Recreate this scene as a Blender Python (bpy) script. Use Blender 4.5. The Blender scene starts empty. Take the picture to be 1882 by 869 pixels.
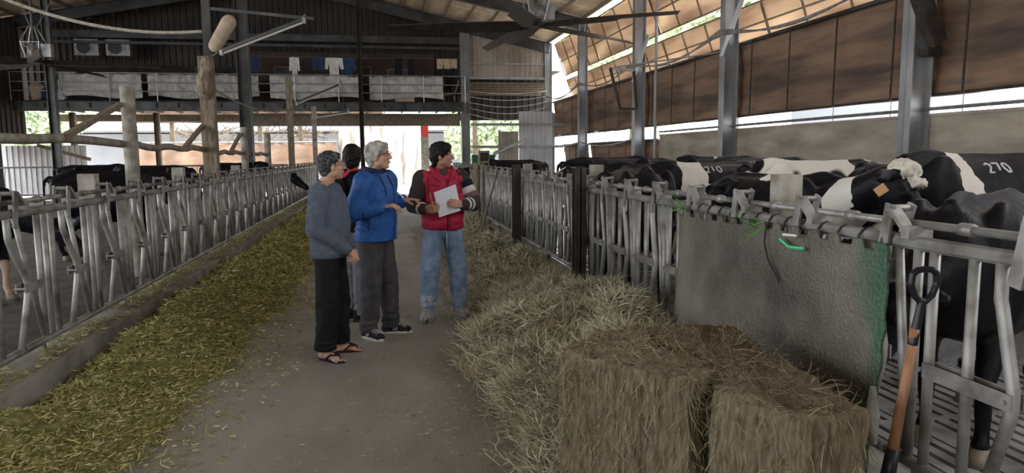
import bpy, bmesh, math, random
from mathutils import Vector, Matrix, noise
from mathutils.bvhtree import BVHTree
random.seed(7)
PI = math.pi
V = Vector
scn = bpy.context.scene
col = scn.collection

# ------------------------------------------------------------------ camera
F_PX, W_PX, H_PX = 1300.0, 1882.0, 869.0
PITCH = math.radians(6.608); YAW = math.radians(10.294); ROLL = 0.0087
fw = V((math.sin(YAW)*math.cos(PITCH), math.cos(YAW)*math.cos(PITCH), -math.sin(PITCH)))
rt = V((math.cos(YAW), -math.sin(YAW), 0)); up = rt.cross(fw)
Rv = rt*math.cos(ROLL) - up*math.sin(ROLL); Uv = up*math.cos(ROLL) + rt*math.sin(ROLL)
cam = bpy.data.cameras.new('camera'); camo = bpy.data.objects.new('camera', cam); col.objects.link(camo)
m = Matrix((Rv, Uv, -fw)).transposed().to_4x4(); m.translation = (0, 0, 1.6)
camo.matrix_world = m
cam.sensor_width = 36; cam.lens = 36*F_PX/W_PX; cam.clip_start = .05; cam.clip_end = 400
scn.camera = camo

# ------------------------------------------------------------------ light
scn.view_settings.view_transform = 'Standard'; scn.view_settings.look = 'None'
scn.view_settings.gamma = 1; scn.view_settings.use_curve_mapping = False
scn.view_settings.exposure = 1.9
w = bpy.data.worlds.new('sky'); scn.world = w; w.use_nodes = True
nt = w.node_tree; nt.nodes.clear()
wo = nt.nodes.new('ShaderNodeOutputWorld'); bg = nt.nodes.new('ShaderNodeBackground')
sk = nt.nodes.new('ShaderNodeTexSky'); sk.sky_type = 'HOSEK_WILKIE'; sk.turbidity = 9
sk.sun_direction = V((.5, .35, .8)).normalized()
mx = nt.nodes.new('ShaderNodeMix'); mx.data_type = 'RGBA'; mx.inputs[0].default_value = .9
mx.inputs[7].default_value = (.93, .97, 1.0, 1)
nt.links.new(sk.outputs[0], mx.inputs[6]); nt.links.new(mx.outputs[2], bg.inputs[0])
bg.inputs[1].default_value = 1.6
nt.links.new(bg.outputs[0], wo.inputs[0])
scn.cycles.max_bounces = 8; scn.cycles.diffuse_bounces = 5; scn.cycles.glossy_bounces = 3
scn.cycles.transmission_bounces = 4; scn.cycles.transparent_max_bounces = 8
scn.cycles.use_denoising = True
scn.cycles.sample_clamp_indirect = 6
scn.cycles.caustics_reflective = False; scn.cycles.caustics_refractive = False
def sun(name, d, e, ang, c):
    l = bpy.data.lights.new(name, 'SUN'); l.energy = e; l.angle = ang; l.color = c
    o = bpy.data.objects.new(name, l); col.objects.link(o)
    o.rotation_euler = V(d).to_track_quat('-Z', 'Y').to_euler()
sun('soft_cloudy_sun', (-.75, -.35, -.62), 1.2, 1.2, (1, .98, .95))

# ------------------------------------------------------------------ materials
def nodes(name):
    m = bpy.data.materials.new(name); m.use_nodes = True
    t = m.node_tree; b = t.nodes['Principled BSDF']; return m, t, b
def noise_tex(t, scale, detail=4, coord='Object', stretch=None, rough=.55):
    tc = t.nodes.new('ShaderNodeTexCoord'); n = t.nodes.new('ShaderNodeTexNoise')
    n.inputs['Scale'].default_value = scale; n.inputs['Detail'].default_value = detail; n.inputs['Roughness'].default_value = rough
    src = tc.outputs[coord]
    if stretch:
        mp = t.nodes.new('ShaderNodeMapping'); mp.inputs['Scale'].default_value = stretch
        t.links.new(src, mp.inputs[0]); src = mp.outputs[0]
    t.links.new(src, n.inputs['Vector']); return n
def ramp(t, src, stops):
    r = t.nodes.new('ShaderNodeValToRGB'); e = r.color_ramp.elements
    while len(e) < len(stops): e.new(.5)
    for k, (p, c) in enumerate(stops):
        e[k].position = p; e[k].color = (c[0], c[1], c[2], 1)
    t.links.new(src, r.inputs[0]); return r
def bump(t, b, src, strength, dist=.02):
    bp = t.nodes.new('ShaderNodeBump'); bp.inputs['Strength'].default_value = strength; bp.inputs['Distance'].default_value = dist
    t.links.new(src, bp.inputs['Height']); t.links.new(bp.outputs[0], b.inputs['Normal'])
def mat(name, c1, c2=None, scale=6, rough=.7, metal=0, bmp=0, stretch=None, lo=.35, hi=.65, spec=.5, coord='Object', bscale=None, extra=None):
    m, t, b = nodes(name)
    b.inputs['Roughness'].default_value = rough; b.inputs['Metallic'].default_value = metal
    b.inputs['Specular IOR Level'].default_value = spec
    b.inputs['Base Color'].default_value = (*c1, 1)
    n = None
    if c2:
        n = noise_tex(t, scale, 6, coord, stretch)
        st = [(lo, c1), (hi, c2)]
        if extra: st.append(extra)
        r = ramp(t, n.outputs[0], st); t.links.new(r.outputs[0], b.inputs['Base Color'])
    if bmp:
        if n is None or bscale: n = noise_tex(t, bscale or scale, 6, coord, stretch)
        bump(t, b, n.outputs[0], bmp)
    return m
def hexc(r, g, b): return tuple(((v/255)/12.92 if v/255 < .04045 else ((v/255+.055)/1.055)**2.4) for v in (r, g, b))
M = {}
M['floor'] = mat('worn_concrete', (.19, .175, .158), (.30, .283, .262), 1.3, .58, bmp=.15, bscale=40, stretch=(1, .45, 1))
M['curb'] = mat('dirty_concrete', (.13, .115, .095), (.27, .25, .22), 3, .85, bmp=.4)
M['wallconc'] = mat('board_marked_concrete', (.21, .175, .135), (.38, .33, .27), 1.6, .85, bmp=.2, stretch=(1, .6, 2))
M['galv'] = mat('galvanised_steel', (.24, .245, .255), (.42, .43, .45), 7, .42, .75, bmp=.15)
M['galvdirty'] = mat('dirty_galvanised_steel', (.10, .085, .068), (.30, .295, .29), 5, .5, .45, bmp=.3, lo=.3, hi=.55)
M['column'] = mat('grey_painted_steel', (.19, .195, .2), (.38, .39, .41), 2.2, .4, .25, stretch=(1, 1, .4))
M['darksteel'] = mat('dark_rusty_steel', (.018, .014, .012), (.055, .042, .035), 6, .6, .3)
M['girder'] = mat('dark_grey_steel', (.035, .036, .038), (.09, .092, .096), 2, .55, .4)
M['dark'] = mat('dark_grime', (.02, .018, .016), (.05, .042, .036), 2.5, .9)
M['wood'] = mat('weathered_wood', (.12, .09, .06), (.28, .23, .17), 5, .85, bmp=.4, stretch=(5, 5, 1))
M['ceil'] = mat('stained_ceiling_board', (.46, .35, .24), (.72, .62, .48), .9, .9, bmp=.1, stretch=(2.5, .8, 1))
M['white'] = mat('white_plastic', (.75, .75, .74), None, rough=.35)
M['black'] = mat('black_plastic', (.012, .012, .016), None, rough=.35, spec=.3)
M['red'] = mat('red_paper', (.7, .04, .03), None, rough=.6)
M['pole'] = mat('lichened_concrete_post', (.17, .15, .11), (.38, .36, .33), 6, .9, bmp=.3)
M['hornwhite'] = mat('white_hair', (.45, .42, .35), (.68, .65, .58), 30, .9, bmp=.3)
def corrugated(name, c1, c2, axis='X', pitch=.2, rough=.6):
    m, t, b = nodes(name); b.inputs['Roughness'].default_value = rough; b.inputs['Metallic'].default_value = .2
    n = noise_tex(t, 1.0, 5); r = ramp(t, n.outputs[0], [(.35, c1), (.65, c2)])
    t.links.new(r.outputs[0], b.inputs['Base Color']); return m
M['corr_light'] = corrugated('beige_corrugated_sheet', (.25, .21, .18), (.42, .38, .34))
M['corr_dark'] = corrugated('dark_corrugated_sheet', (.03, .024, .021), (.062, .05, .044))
M['corr_grey'] = corrugated('pale_grey_corrugated_sheet', (.42, .42, .44), (.6, .6, .62))
def cloth(name, c1, c2, stops=None, trans=.4, sc=1.2, stretch=(1, .25, 1.6)):
    m, t, b = nodes(name); b.inputs['Roughness'].default_value = .75
    n = noise_tex(t, sc, 6, 'Object', stretch); r = ramp(t, n.outputs[0], stops or [(.35, c1), (.65, c2)])
    t.links.new(r.outputs[0], b.inputs['Base Color'])
    tr = t.nodes.new('ShaderNodeBsdfTranslucent'); t.links.new(r.outputs[0], tr.inputs[0])
    mix = t.nodes.new('ShaderNodeMixShader'); mix.inputs[0].default_value = trans
    out = t.nodes['Material Output']
    t.links.new(b.outputs[0], mix.inputs[1]); t.links.new(tr.outputs[0], mix.inputs[2]); t.links.new(mix.outputs[0], out.inputs[0])
    return m
M['curtain'] = cloth('brown_tarpaulin', None, None, [(.3, (.07, .052, .045)), (.44, (.16, .108, .078)), (.58, (.27, .18, .125)), (.72, (.13, .11, .1))], trans=.3, stretch=(1, .3, 2.4))
M['awning'] = cloth('tan_translucent_sheet', (.42, .31, .23), (.72, .59, .46), trans=.5)
M['tan'] = cloth('tan_tarpaulin', (.45, .32, .24), (.66, .5, .39), trans=.4)
M['tarp'] = cloth('white_tarpaulin', (.6, .59, .57), (.88, .87, .85), trans=.15, sc=2.5)
_t = M['tarp'].node_tree; _n = noise_tex(_t, 5, 8, rough=.7); bump(_t, _t.nodes['Principled BSDF'], _n.outputs[0], 1, .12)
M['sheeting'] = cloth('white_plastic_sheeting', (.6, .55, .5), (.9, .9, .9), trans=.45, sc=2, stretch=(2, 2, .4))
def fibre(name, stops, rough=.85):
    m, t, b = nodes(name); b.inputs['Roughness'].default_value = rough; b.inputs['Specular IOR Level'].default_value = .2
    g = t.nodes.new('ShaderNodeNewGeometry')
    r = ramp(t, g.outputs['Random Per Island'], stops)
    t.links.new(r.outputs[0], b.inputs['Base Color']); return m
M['silage'] = fibre('chopped_silage', [(0, (.14, .135, .04)), (.5, (.33, .315, .115)), (.85, (.48, .46, .22)), (1, (.68, .64, .42))])
M['silage_base'] = mat('silage_mass', (.09, .085, .028), (.26, .245, .09), 30, .95, bmp=.25, lo=.3, hi=.7)
M['hay'] = fibre('dry_hay_strands', [(0, (.14, .115, .07)), (.5, (.33, .28, .18)), (.8, (.48, .43, .3)), (1, (.3, .33, .2))])
M['hay_base'] = mat('hay_mass', (.07, .055, .03), (.27, .22, .14), 26, .95, bmp=.8, lo=.3, hi=.7)
M['hay_pale'] = fibre('pale_hay_strands', [(0, (.22, .2, .14)), (.5, (.42, .39, .29)), (.8, (.6, .57, .45)), (1, (.36, .42, .28))])
M['hay_brown'] = fibre('brown_hay_strands', [(0, (.09, .07, .042)), (.5, (.21, .175, .115)), (.8, (.36, .32, .22)), (1, (.23, .26, .15))])
M['bale'] = mat('pressed_hay', (.06, .046, .027), (.22, .18, .115), 20, .95, bmp=.9, lo=.3, hi=.7, stretch=(3.2, 3.2, .5))
M['skin'] = mat('skin', (.42, .235, .16), (.50, .29, .2), 8, .5)
M['skin_dark'] = mat('tanned_skin', (.33, .17, .11), (.4, .22, .15), 8, .5)
M['lens'] = None
m, t, b = nodes('clear_lens'); b.inputs['Roughness'].default_value = .05; b.inputs['Base Color'].default_value = (.9, .92, .95, 1)
tp = t.nodes.new('ShaderNodeBsdfTransparent'); mxs = t.nodes.new('ShaderNodeMixShader'); mxs.inputs[0].default_value = .12; t.links.new(tp.outputs[0], mxs.inputs[1]); t.links.new(b.outputs[0], mxs.inputs[2]); t.links.new(mxs.outputs[0], t.nodes['Material Output'].inputs[0]); M['lens'] = m
m, t, b = nodes('clear_plastic_bag'); b.inputs['Roughness'].default_value = .2; b.inputs['Base Color'].default_value = (.85, .9, .95, 1)
tp = t.nodes.new('ShaderNodeBsdfTransparent'); mxs = t.nodes.new('ShaderNodeMixShader'); lw = t.nodes.new('ShaderNodeTexNoise'); lw.inputs['Scale'].default_value = 28
rr = ramp(t, lw.outputs[0], [(.4, (.2, .2, .2)), (.7, (.5, .5, .5))])
t.links.new(rr.outputs[0], mxs.inputs[0]); t.links.new(tp.outputs[0], mxs.inputs[1]); t.links.new(b.outputs[0], mxs.inputs[2]); t.links.new(mxs.outputs[0], t.nodes['Material Output'].inputs[0])
bump(t, b, lw.outputs[0], .8); M['bag'] = m

# ------------------------------------------------------------------ mesh builder
class MB:
    def __init__(s, T=None): s.v = []; s.f = []; s.T = T; s.mi = []; s.cur = 0
    def add(s, vs, fs):
        o = len(s.v)
        for p in vs: s.v.append((s.T @ V(p)) if s.T else V(p))
        for f in fs: s.f.append([i+o for i in f]); s.mi.append(s.cur)
    def box(s, c, d, R=None):
        c = V(c); vs = []
        for x in (-.5, .5):
            for y in (-.5, .5):
                for z in (-.5, .5):
                    q = V((x*d[0], y*d[1], z*d[2]))
                    if R: q = R @ q
                    vs.append(c+q)
        s.add(vs, [(0, 1, 3, 2), (4, 6, 7, 5), (0, 4, 5, 1), (2, 3, 7, 6), (0, 2, 6, 4), (1, 5, 7, 3)])
    def beam(s, a, b, wd, h, upv=(0, 0, 1)):
        a = V(a); b = V(b); d = (b-a); L = d.length; d.normalize(); u = V(upv); r = d.cross(u)
        if r.length < 1e-4: r = d.cross(V((0, 1, 0)))
        r.normalize(); u = r.cross(d); R = Matrix((d, r, u)).transposed()
        s.box((a+b)/2, (L, wd, h), R)
    def ibeam(s, a, b, wd, h, upv=(0, 0, 1), t=.02):
        a = V(a); b = V(b); d = (b-a).normalized(); u = V(upv); r = d.cross(u).normalized(); u = r.cross(d)
        s.beam(a, b, t, h, upv)
        for k in (-1, 1): s.beam(a+u*k*(h/2-t/2), b+u*k*(h/2-t/2), wd, t, upv)
    def tube(s, pts, r, n=8, caps=True):
        pts = [V(p) for p in pts]; rs = r if isinstance(r, (list, tuple)) else [r]*len(pts)
        vs = []; fs = []; prev = None
        for i, p in enumerate(pts):
            if i == 0: d = pts[1]-p
            elif i == len(pts)-1: d = p-pts[i-1]
            else: d = (pts[i+1]-p).normalized()+(p-pts[i-1]).normalized()
            d.normalize()
            if prev is None:
                a = d.orthogonal().normalized()
            else:
                a = (prev-d*prev.dot(d)); a.normalize()
            prev = a; b = d.cross(a)
            for k in range(n):
                an = 2*PI*k/n; vs.append(p+(a*math.cos(an)+b*math.sin(an))*rs[i])
        for i in range(len(pts)-1):
            for k in range(n):
                k2 = (k+1) % n; fs.append((i*n+k, i*n+k2, (i+1)*n+k2, (i+1)*n+k))
        if caps: fs.append(tuple(range(n-1, -1, -1))); fs.append(tuple(range((len(pts)-1)*n, len(pts)*n)))
        s.add(vs, fs)
    def cap(s, a, b, r0, r1=None, n=12):
        if r1 is None: r1 = r0
        a = V(a); b = V(b); d = (b-a)
        if d.length < 1e-5: d = V((0, 0, 1e-3)); b = a+d
        dn = d.normalized(); pts = []; rs = []
        for k in range(4):
            an = PI/2*(k+.12)/4; pts.append(a-dn*r0*math.cos(an)); rs.append(r0*math.sin(an))
        pts.append(a); rs.append(r0); pts.append(b); rs.append(r1)
        for k in range(3, -1, -1):
            an = PI/2*(k+.12)/4; pts.append(b+dn*r1*math.cos(an)); rs.append(r1*math.sin(an))
        s.tube(pts, rs, n)
    def chain(s, pts, rs, n=12):
        for i in range(len(pts)-1): s.cap(pts[i], pts[i+1], rs[i], rs[i+1], n)
    def ell(s, c, r, R=None, n=16, m_=10):
        c = V(c); vs = []; fs = []
        if not isinstance(r, (list, tuple)): r = (r, r, r)
        def q(x, y, z):
            p = V((x*r[0], y*r[1], z*r[2])); return c+(R @ p if R else p)
        vs.append(q(0, 0, 1))
        for i in range(1, m_):
            a = PI*i/m_
            for k in range(n): vs.append(q(math.sin(a)*math.cos(2*PI*k/n), math.sin(a)*math.sin(2*PI*k/n), math.cos(a)))
        vs.append(q(0, 0, -1))
        for k in range(n): fs.append((0, 1+k, 1+(k+1) % n))
        for i in range(m_-2):
            for k in range(n):
                a = 1+i*n+k; b = 1+i*n+(k+1) % n; fs.append((a, a+n, b+n, b))
        l = len(vs)-1
        for k in range(n): fs.append((l, l-n+(k+1) % n, l-n+k))
        s.add(vs, fs)
    def loft(s, rings, caps=True):
        n = len(rings[0]); vs = [p for r in rings for p in r]; fs = []
        for i in range(len(rings)-1):
            for k in range(n):
                k2 = (k+1) % n; fs.append((i*n+k, i*n+k2, (i+1)*n+k2, (i+1)*n+k))
        if caps: fs.append(tuple(range(n-1, -1, -1))); fs.append(tuple(range((len(rings)-1)*n, len(rings)*n)))
        s.add(vs, fs)
    def zloft(s, lst, n=24, e=2.3):
        rings = []
        for z, cx, cy, rx, ry in lst:
            R = []
            for k in range(n):
                a = 2*PI*k/n; c_, s_ = math.cos(a), math.sin(a)
                R.append(V((cx+rx*abs(c_)**(2/e)*(1 if c_ > 0 else -1), cy+ry*abs(s_)**(2/e)*(1 if s_ > 0 else -1), z)))
            rings.append(R)
        s.loft(rings)
    def quad(s, a, b, c, d): s.add([a, b, c, d], [(0, 1, 2, 3)])
    def mesh(s, name='m'):
        me = bpy.data.meshes.new(name); me.from_pydata([tuple(v) for v in s.v], [], s.f)
        me.polygons.foreach_set('material_index', s.mi); me.update(); return me
    def build(s, name, mt, parent=None, smooth=False, local=False, **k):
        me = s.mesh(name); fixn(me) if len(s.f) < 60000 and not k.get('nofix') else None
        return link(name, me, mt, parent, smooth, local)
def fixn(me):
    bm = bmesh.new(); bm.from_mesh(me); bmesh.ops.recalc_face_normals(bm, faces=bm.faces); bm.to_mesh(me); bm.free()
PM = {}
def link(name, me, mt, parent=None, smooth=False, local=False):
    if parent is not None and not local: me.transform(PM[parent.name].inverted())
    o = bpy.data.objects.new(name, me); col.objects.link(o)
    for q in (mt if isinstance(mt, (list, tuple)) else [mt]): me.materials.append(q)
    if smooth: me.polygons.foreach_set('use_smooth', [True]*len(me.polygons))
    if parent is not None: o.parent = parent; PM[o.name] = PM[parent.name]
    else: PM[o.name] = Matrix()
    me.update(); return o
def thing(name, label, cat, loc=(0, 0, 0), rz=0, group=None):
    o = bpy.data.objects.new(name, None); o.empty_display_size = .1; col.objects.link(o)
    o.location = loc; o.rotation_euler = (0, 0, rz); PM[o.name] = Matrix.Translation(loc) @ Matrix.Rotation(rz, 4, 'Z')
    return tag(o, label, cat, group)
def tag(o, label, cat, group=None, kind=None):
    o['label'] = label; o['category'] = cat
    if group: o['group'] = group
    if kind: o['kind'] = kind
    return o
def struct(o): o['kind'] = 'structure'; return o
def dup(root, loc, rz, label, cat=None, group=None):
    r = root.copy(); col.objects.link(r); r.location = loc; r.rotation_euler = (0, 0, rz)
    r['label'] = label
    if group: r['group'] = group
    for ch in list(root.children):
        c = ch.copy(); col.objects.link(c); c.parent = r
        for g in ch.children:
            d = g.copy(); col.objects.link(d); d.parent = c
    return r
def blob(mb, voxel, smooth=2, disp=None):
    me = mb.mesh('tmp'); fixn(me); o = bpy.data.objects.new('tmp', me); col.objects.link(o)
    r = o.modifiers.new('r', 'REMESH'); r.mode = 'VOXEL'; r.voxel_size = voxel; r.adaptivity = 0
    if smooth:
        sm = o.modifiers.new('s', 'SMOOTH'); sm.iterations = smooth; sm.factor = .5
    dg = bpy.context.evaluated_depsgraph_get(); ev = o.evaluated_get(dg)
    out = bpy.data.meshes.new_from_object(ev); bpy.data.objects.remove(o); bpy.data.meshes.remove(me)
    if disp:
        ns = [v.normal.copy() for v in out.vertices]
        for v, nn in zip(out.vertices, ns): v.co += nn*disp(v.co)
    out.polygons.foreach_set('use_smooth', [True]*len(out.polygons)); out.update()
    return out
def wob(sc, amp, st=(1, 1, 1), off=(0, 0, 0)):
    def f(p): return amp*noise.fractal(V((p.x*st[0]*sc+off[0], p.y*st[1]*sc+off[1], p.z*st[2]*sc+off[2])), 1, 2, 3)
    return f
def plane_grid(mb, fn, nu, nv):
    vs = [fn(i/nu, j/nv) for j in range(nv+1) for i in range(nu+1)]
    mb.add(vs, [(j*(nu+1)+i, j*(nu+1)+i+1, (j+1)*(nu+1)+i+1, (j+1)*(nu+1)+i) for j in range(nv) for i in range(nu)])
def solid_sheet(mb, fn, nu, nv, off):
    off = V(off); n = (nu+1)*(nv+1)
    vs = [V(fn(i/nu, j/nv)) for j in range(nv+1) for i in range(nu+1)]
    f1 = [(j*(nu+1)+i, j*(nu+1)+i+1, (j+1)*(nu+1)+i+1, (j+1)*(nu+1)+i) for j in range(nv) for i in range(nu)]
    f2 = [tuple(k+n for k in reversed(f)) for f in f1]; ed = []
    for i in range(nu):
        ed.append((i+1, i, i+n, i+1+n)); a = nv*(nu+1)+i; ed.append((a, a+1, a+1+n, a+n))
    for j in range(nv):
        a = j*(nu+1); b = (j+1)*(nu+1); ed.append((a, b, b+n, a+n)); a += nu; b += nu; ed.append((b, a, a+n, b+n))
    mb.add(vs+[v+off for v in vs], f1+f2+ed)
def corr_wall(mb, a, b, z0, z1fn, pitch=.25, depth=.035, th=.01):
    """trapezoid-ribbed sheet from a to b (xy), bottom z0, top z1fn(t)"""
    a = V((a[0], a[1], 0)); b = V((b[0], b[1], 0)); d = b-a; L = d.length; d.normalize(); nrm = V((d.y, -d.x, 0))
    pts = []; x = 0
    while x < L:
        for dx, h in ((0, 0), (.55, 0), (.65, 1), (.9, 1)):
            xx = x+dx*pitch
            if xx <= L: pts.append((xx, h*depth))
        x += pitch
    pts.append((L, 0)); vs = []; n = len(pts)
    z0f = z0 if callable(z0) else (lambda t: z0)
    for q in (0, 1):
        for zf in (z0f, z1fn):
            for x, h in pts:
                p = a+d*x+nrm*(h+q*th); vs.append((p.x, p.y, zf(x/L)))
    fs = []
    for i in range(n-1):
        fs.append((i, i+1, n+i+1, n+i)); fs.append((2*n+i+1, 2*n+i, 3*n+i, 3*n+i+1))
        fs.append((i+1, i, 2*n+i, 2*n+i+1)); fs.append((n+i, n+i+1, 3*n+i+1, 3*n+i))
    fs.append((0, n, 3*n, 2*n)); fs.append((n-1, 3*n-1, 4*n-1, 2*n-1))
    mb.add(vs, fs)
def strand(mb, p, d, L, wd, curl=.2):
    """one thin bent blade"""
    d = d.normalized(); sd = d.cross(V((random.uniform(-1, 1), random.uniform(-1, 1), random.uniform(-1, 1))))
    if sd.length < 1e-3: return
    sd = sd.normalized()*wd/2; bend = V((random.uniform(-1, 1), random.uniform(-1, 1), random.uniform(-1, .6)))*L*curl
    m1 = p+d*L*.5+bend*.5; e = p+d*L
    mb.v.extend((p-sd, p+sd, m1+sd, m1-sd, e)); o = len(mb.v)-5
    mb.f.append([o, o+1, o+2, o+3]); mb.f.append([o+3, o+2, o+4]); mb.mi.append(mb.cur); mb.mi.append(mb.cur)
# ================================================================== SETTING
FR = [3.1, 8.30, 13.44, 18.52, 24.0, 29.2]
RX, RZ = -3.9, 8.55                       # ridge
def roofz(x): return RZ-(x-RX)*(RZ-6.25)/(6.9-RX) if x > RX else RZ-(RX-x)*(RZ-6.45)/(RX+14.8)
b = MB(); b.box((-2, 40, -.15), (120, 110, .1)); struct(b.build('floor_yard', mat('yard_concrete', (.5, .4, .32), (.62, .55, .48), .5, .9)))
b = MB(); b.box((-.15, 11.9, -.05), (4.7, 36, .1)); struct(b.build('floor', M['floor']))
M['penfloor'] = mat('dirty_pen_floor', (.015, .012, .009), (.075, .058, .042), 3, .75, bmp=.4)
b = MB(); b.box((-8.9, 11.9, -.05), (12.8, 36, .1)); struct(b.build('floor_left_pen', M['penfloor']))
# slatted floor of right pen: slabs with slots
mslat, t_, b_ = nodes('wet_slatted_concrete')
b_.inputs['Roughness'].default_value = .25; n_ = noise_tex(t_, 2, 5); r_ = ramp(t_, n_.outputs[0], [(.35, (.12, .115, .11)), (.65, (.42, .42, .43))]); t_.links.new(r_.outputs[0], b_.inputs['Base Color'])
b = MB(); b.box((4.6, 11.9, -.13), (4.9, 36, .05)); struct(b.build('floor_right_pit', M['dark']))
b = MB()
y = -1.0
while y < 12.0:
    for x0 in (2.32, 3.12, 3.92, 4.72, 5.52, 6.32):
        wd = .8
        b.box((x0+wd-.06, y+.36, -.05), (.12, .72, .1)); 
        for k in range(7): b.box((x0+.03+k*.105, y+.36, -.05), (.066, .72, .1))
    b.box((4.7, y+.745, -.05), (4.8, .05, .1)); y += .77
b.box((4.7, 21, -.05), (4.8, 18, .1))
struct(b.build('floor_right_pen', mslat))
# rubber lying mat in the right pen
mrub, t_, b_ = nodes('studded_rubber'); b_.inputs['Roughness'].default_value = .35
vo = t_.nodes.new('ShaderNodeTexVoronoi'); vo.inputs['Scale'].default_value = 38; tc = t_.nodes.new('ShaderNodeTexCoord'); t_.links.new(tc.outputs['Object'], vo.inputs[0])
r_ = ramp(t_, vo.outputs[0], [(.1, (.42, .44, .47)), (.5, (.2, .21, .23))]); t_.links.new(r_.outputs[0], b_.inputs['Base Color']); bump(t_, b_, vo.outputs[0], .8)
b = MB(); b.box((4.9, 5.2, .012), (2.2, 2.0, .024)); tag(b.build('rubber_mat', mrub), 'grey studded rubber mat on the slatted floor under the nearest cow', 'mat')
# curbs
b = MB(); b.box((-2.33, 12, .13), (.36, 36, .26)); cb = b.build('trim_left_curb', M['curb']); struct(cb)
b = MB(); b.box((2.14, 12, .1), (.2, 36, .2)); struct(b.build('trim_right_curb', M['curb']))
# feed residue on the left curb
b = MB(); random.seed(3)
for k in range(9000):
    y = 1.5+22*random.random()**1.8; x = -2.17-.3*random.random()**.7
    if noise.noise(V((x*3, y*1.3, 0)))+.25 < 0: continue
    p = V((x, y, .262+.02*random.random())); strand(b, p, V((random.uniform(-1, 1), random.uniform(-1, 1), .15)), random.uniform(.02, .06), .004+.0012*y/4)
tag(b.build('feed_scraps', M['silage'], nofix=1), 'dry olive chaff scattered along the top of the left concrete curb', 'animal feed', kind='stuff')
# roof / ceiling
b = MB()
for xa, xb in ((RX, 7.0), (-14.9, RX)):
    za, zb = roofz(xa), roofz(xb)
    for k in range(13):
        y0, y1 = -24+k*4.26, -24+(k+1)*4.26-.02
        b.beam(((xa, (y0+y1)/2, za+.03)), ((xb, (y0+y1)/2, zb+.03)), y1-y0, .04, (0, 0, 1))
ceil = b.build('ceiling', M['ceil']); struct(ceil)
k = 0
x = -14.6
while x < 6.9:
    b = MB(); z = roofz(x)-.05; b.beam((x, -24, z), (x, 31.3, z), .05, .1); b.build('purlin', M['wood'], ceil); x += .86
for j, y in enumerate(FR):
    nm = ['nearest to the camera above the head of the alley', 'second from the camera', 'third from the camera', 'fourth from the camera', 'above the second farthest right column', 'against the far gable wall'][j]
    b = MB()
    for xa, xb in ((RX, 6.95), (-14.8, RX)):
        b.ibeam((xa, y, roofz(xa)-.29), (xb, y, roofz(xb)-.29), .2, .4)
    b.build('roof_rafter', M['girder']); tag(bpy.data.objects[-1] if 0 else col.objects[-1], 'grey steel roof rafter, '+nm, 'rafter')
# right side columns
RC = ['right edge', 'beside the cow numbered 210', 'behind the hanging metal frame', 'fourth along the right wall', 'fifth along the right wall', 'at the far right corner of the gable wall']
RCL = ['rightmost steel column, beyond the right frame edge', 'big steel column with a kinked haunch, nearest on the right wall', 'pale steel column rising behind the cow numbered 210', 'grey steel column next to the hanging metal frame', 'thin grey steel column, fourth along the right wall', 'whitish steel column at the right corner of the far gable wall']
for j, y in enumerate(FR):
    t = thing('steel_column', RCL[j], 'column', (6.88, y, 0))
    b = MB(); b.ibeam((6.88, y, 0), (6.88, y, roofz(6.88)-.1), .22, .3, (1, 0, 0), .018); b.build('post', M['column'], t)
    if j == 1: b = MB(); b.beam((6.0, y-.25, 4.9), (6.95, y-.25, 2.95), .14, .2); b.box((6.9, y-.2, 2.85), (.2, .16, .1)); b.build('haunch', M['darksteel'], t)
    if j in (1, 2, 3):
        b = MB(); b.beam((6.70, y-.05, 3.5), (6.98, y-.4, 4.7), .05, .08); b.build('diagonal_brace', M['column'], t)
    b = MB(); b.box((6.86, y, .02), (.4, .36, .04)); b.build('base_plate', M['column'], t)
# right concrete wall, in poured bays
b = MB(); b.box((7.12, -3.3, 1.02), (.16, 41.4, 2.04)); b.box((7.12, -3.3, 2.06), (.2, 41.4, .04)); struct(b.build('wall_right', M['wallconc']))
b = MB(); b.tube([(7.0, -6, 2.14), (7.0, 17.3, 2.14)], .025); tag(b.build('wall_pipe', M['galv']), 'thin metal pipe lying along the top of the right concrete wall', 'pipe')
# curtains per bay
def side_curtain(y0, y1, lab, z0=2.32, z1=3.74):
    t = thing('side_curtain', lab, 'curtain', (7.1, (y0+y1)/2, z0))
    b = MB(); o = random.random()*9
    def fn(u, v):
        y = y0+(y1-y0)*u; z = z0+(z1-z0)*v; s = .05*math.sin(PI*v)
        return (7.13+s+.035*math.sin(PI*u)*math.sin(u*9+o)*(1-v)+.012*math.sin(v*14+u*5), y, z+.025*math.sin(u*7+o)*(1-v))
    solid_sheet(b, fn, 40, 10, (.006, 0, 0)); b.build('sheet', M['curtain'], t, True)
    b = MB(); b.tube([(7.08, y0, z1), (7.08, y1, z1)], .035); b.build('top_pipe', M['girder'], t)
    b = MB(); b.tube([(7.1, y0, z0), (7.1, y1, z0)], .02); b.build('hem_pipe', M['darksteel'], t)
    n = 4
    for k in range(n):
        y = y0+(y1-y0)*(k+.5)/n
        b = MB(); b.beam((7.03, y, z1), (7.03, y+.03, z0-.02), .03, .012, (1, 0, 0)); b.build('batten', M['darksteel'], t)
        b = MB(); b.tube([(7.03, y, z0), (7.03, y+.01, 2.06)], .006, 5); b.build('cord', M['wood'], t)
CL = ['brown stained windbreak curtain in the nearest right bay, at the right frame edge', 'large brown stained windbreak curtain between the kinked column and the next column', 'brown windbreak curtain in the third bay, behind the vertical pipe', 'brown windbreak curtain in the fourth bay of the right wall', 'farthest brown windbreak curtain of the right wall']
side_curtain(-7, 2.96, 'long brown windbreak curtain of the right wall running back beside the camera')
side_curtain(-23.5, -7.1, 'rear brown windbreak curtain of the right wall behind the camera')
b = MB(); corr_wall(b, (-14.8, -24), (7.2, -24), 0, lambda u: roofz(-14.8+22*u), .5, .05); struct(b.build('wall_back', M['corr_dark']))
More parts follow.
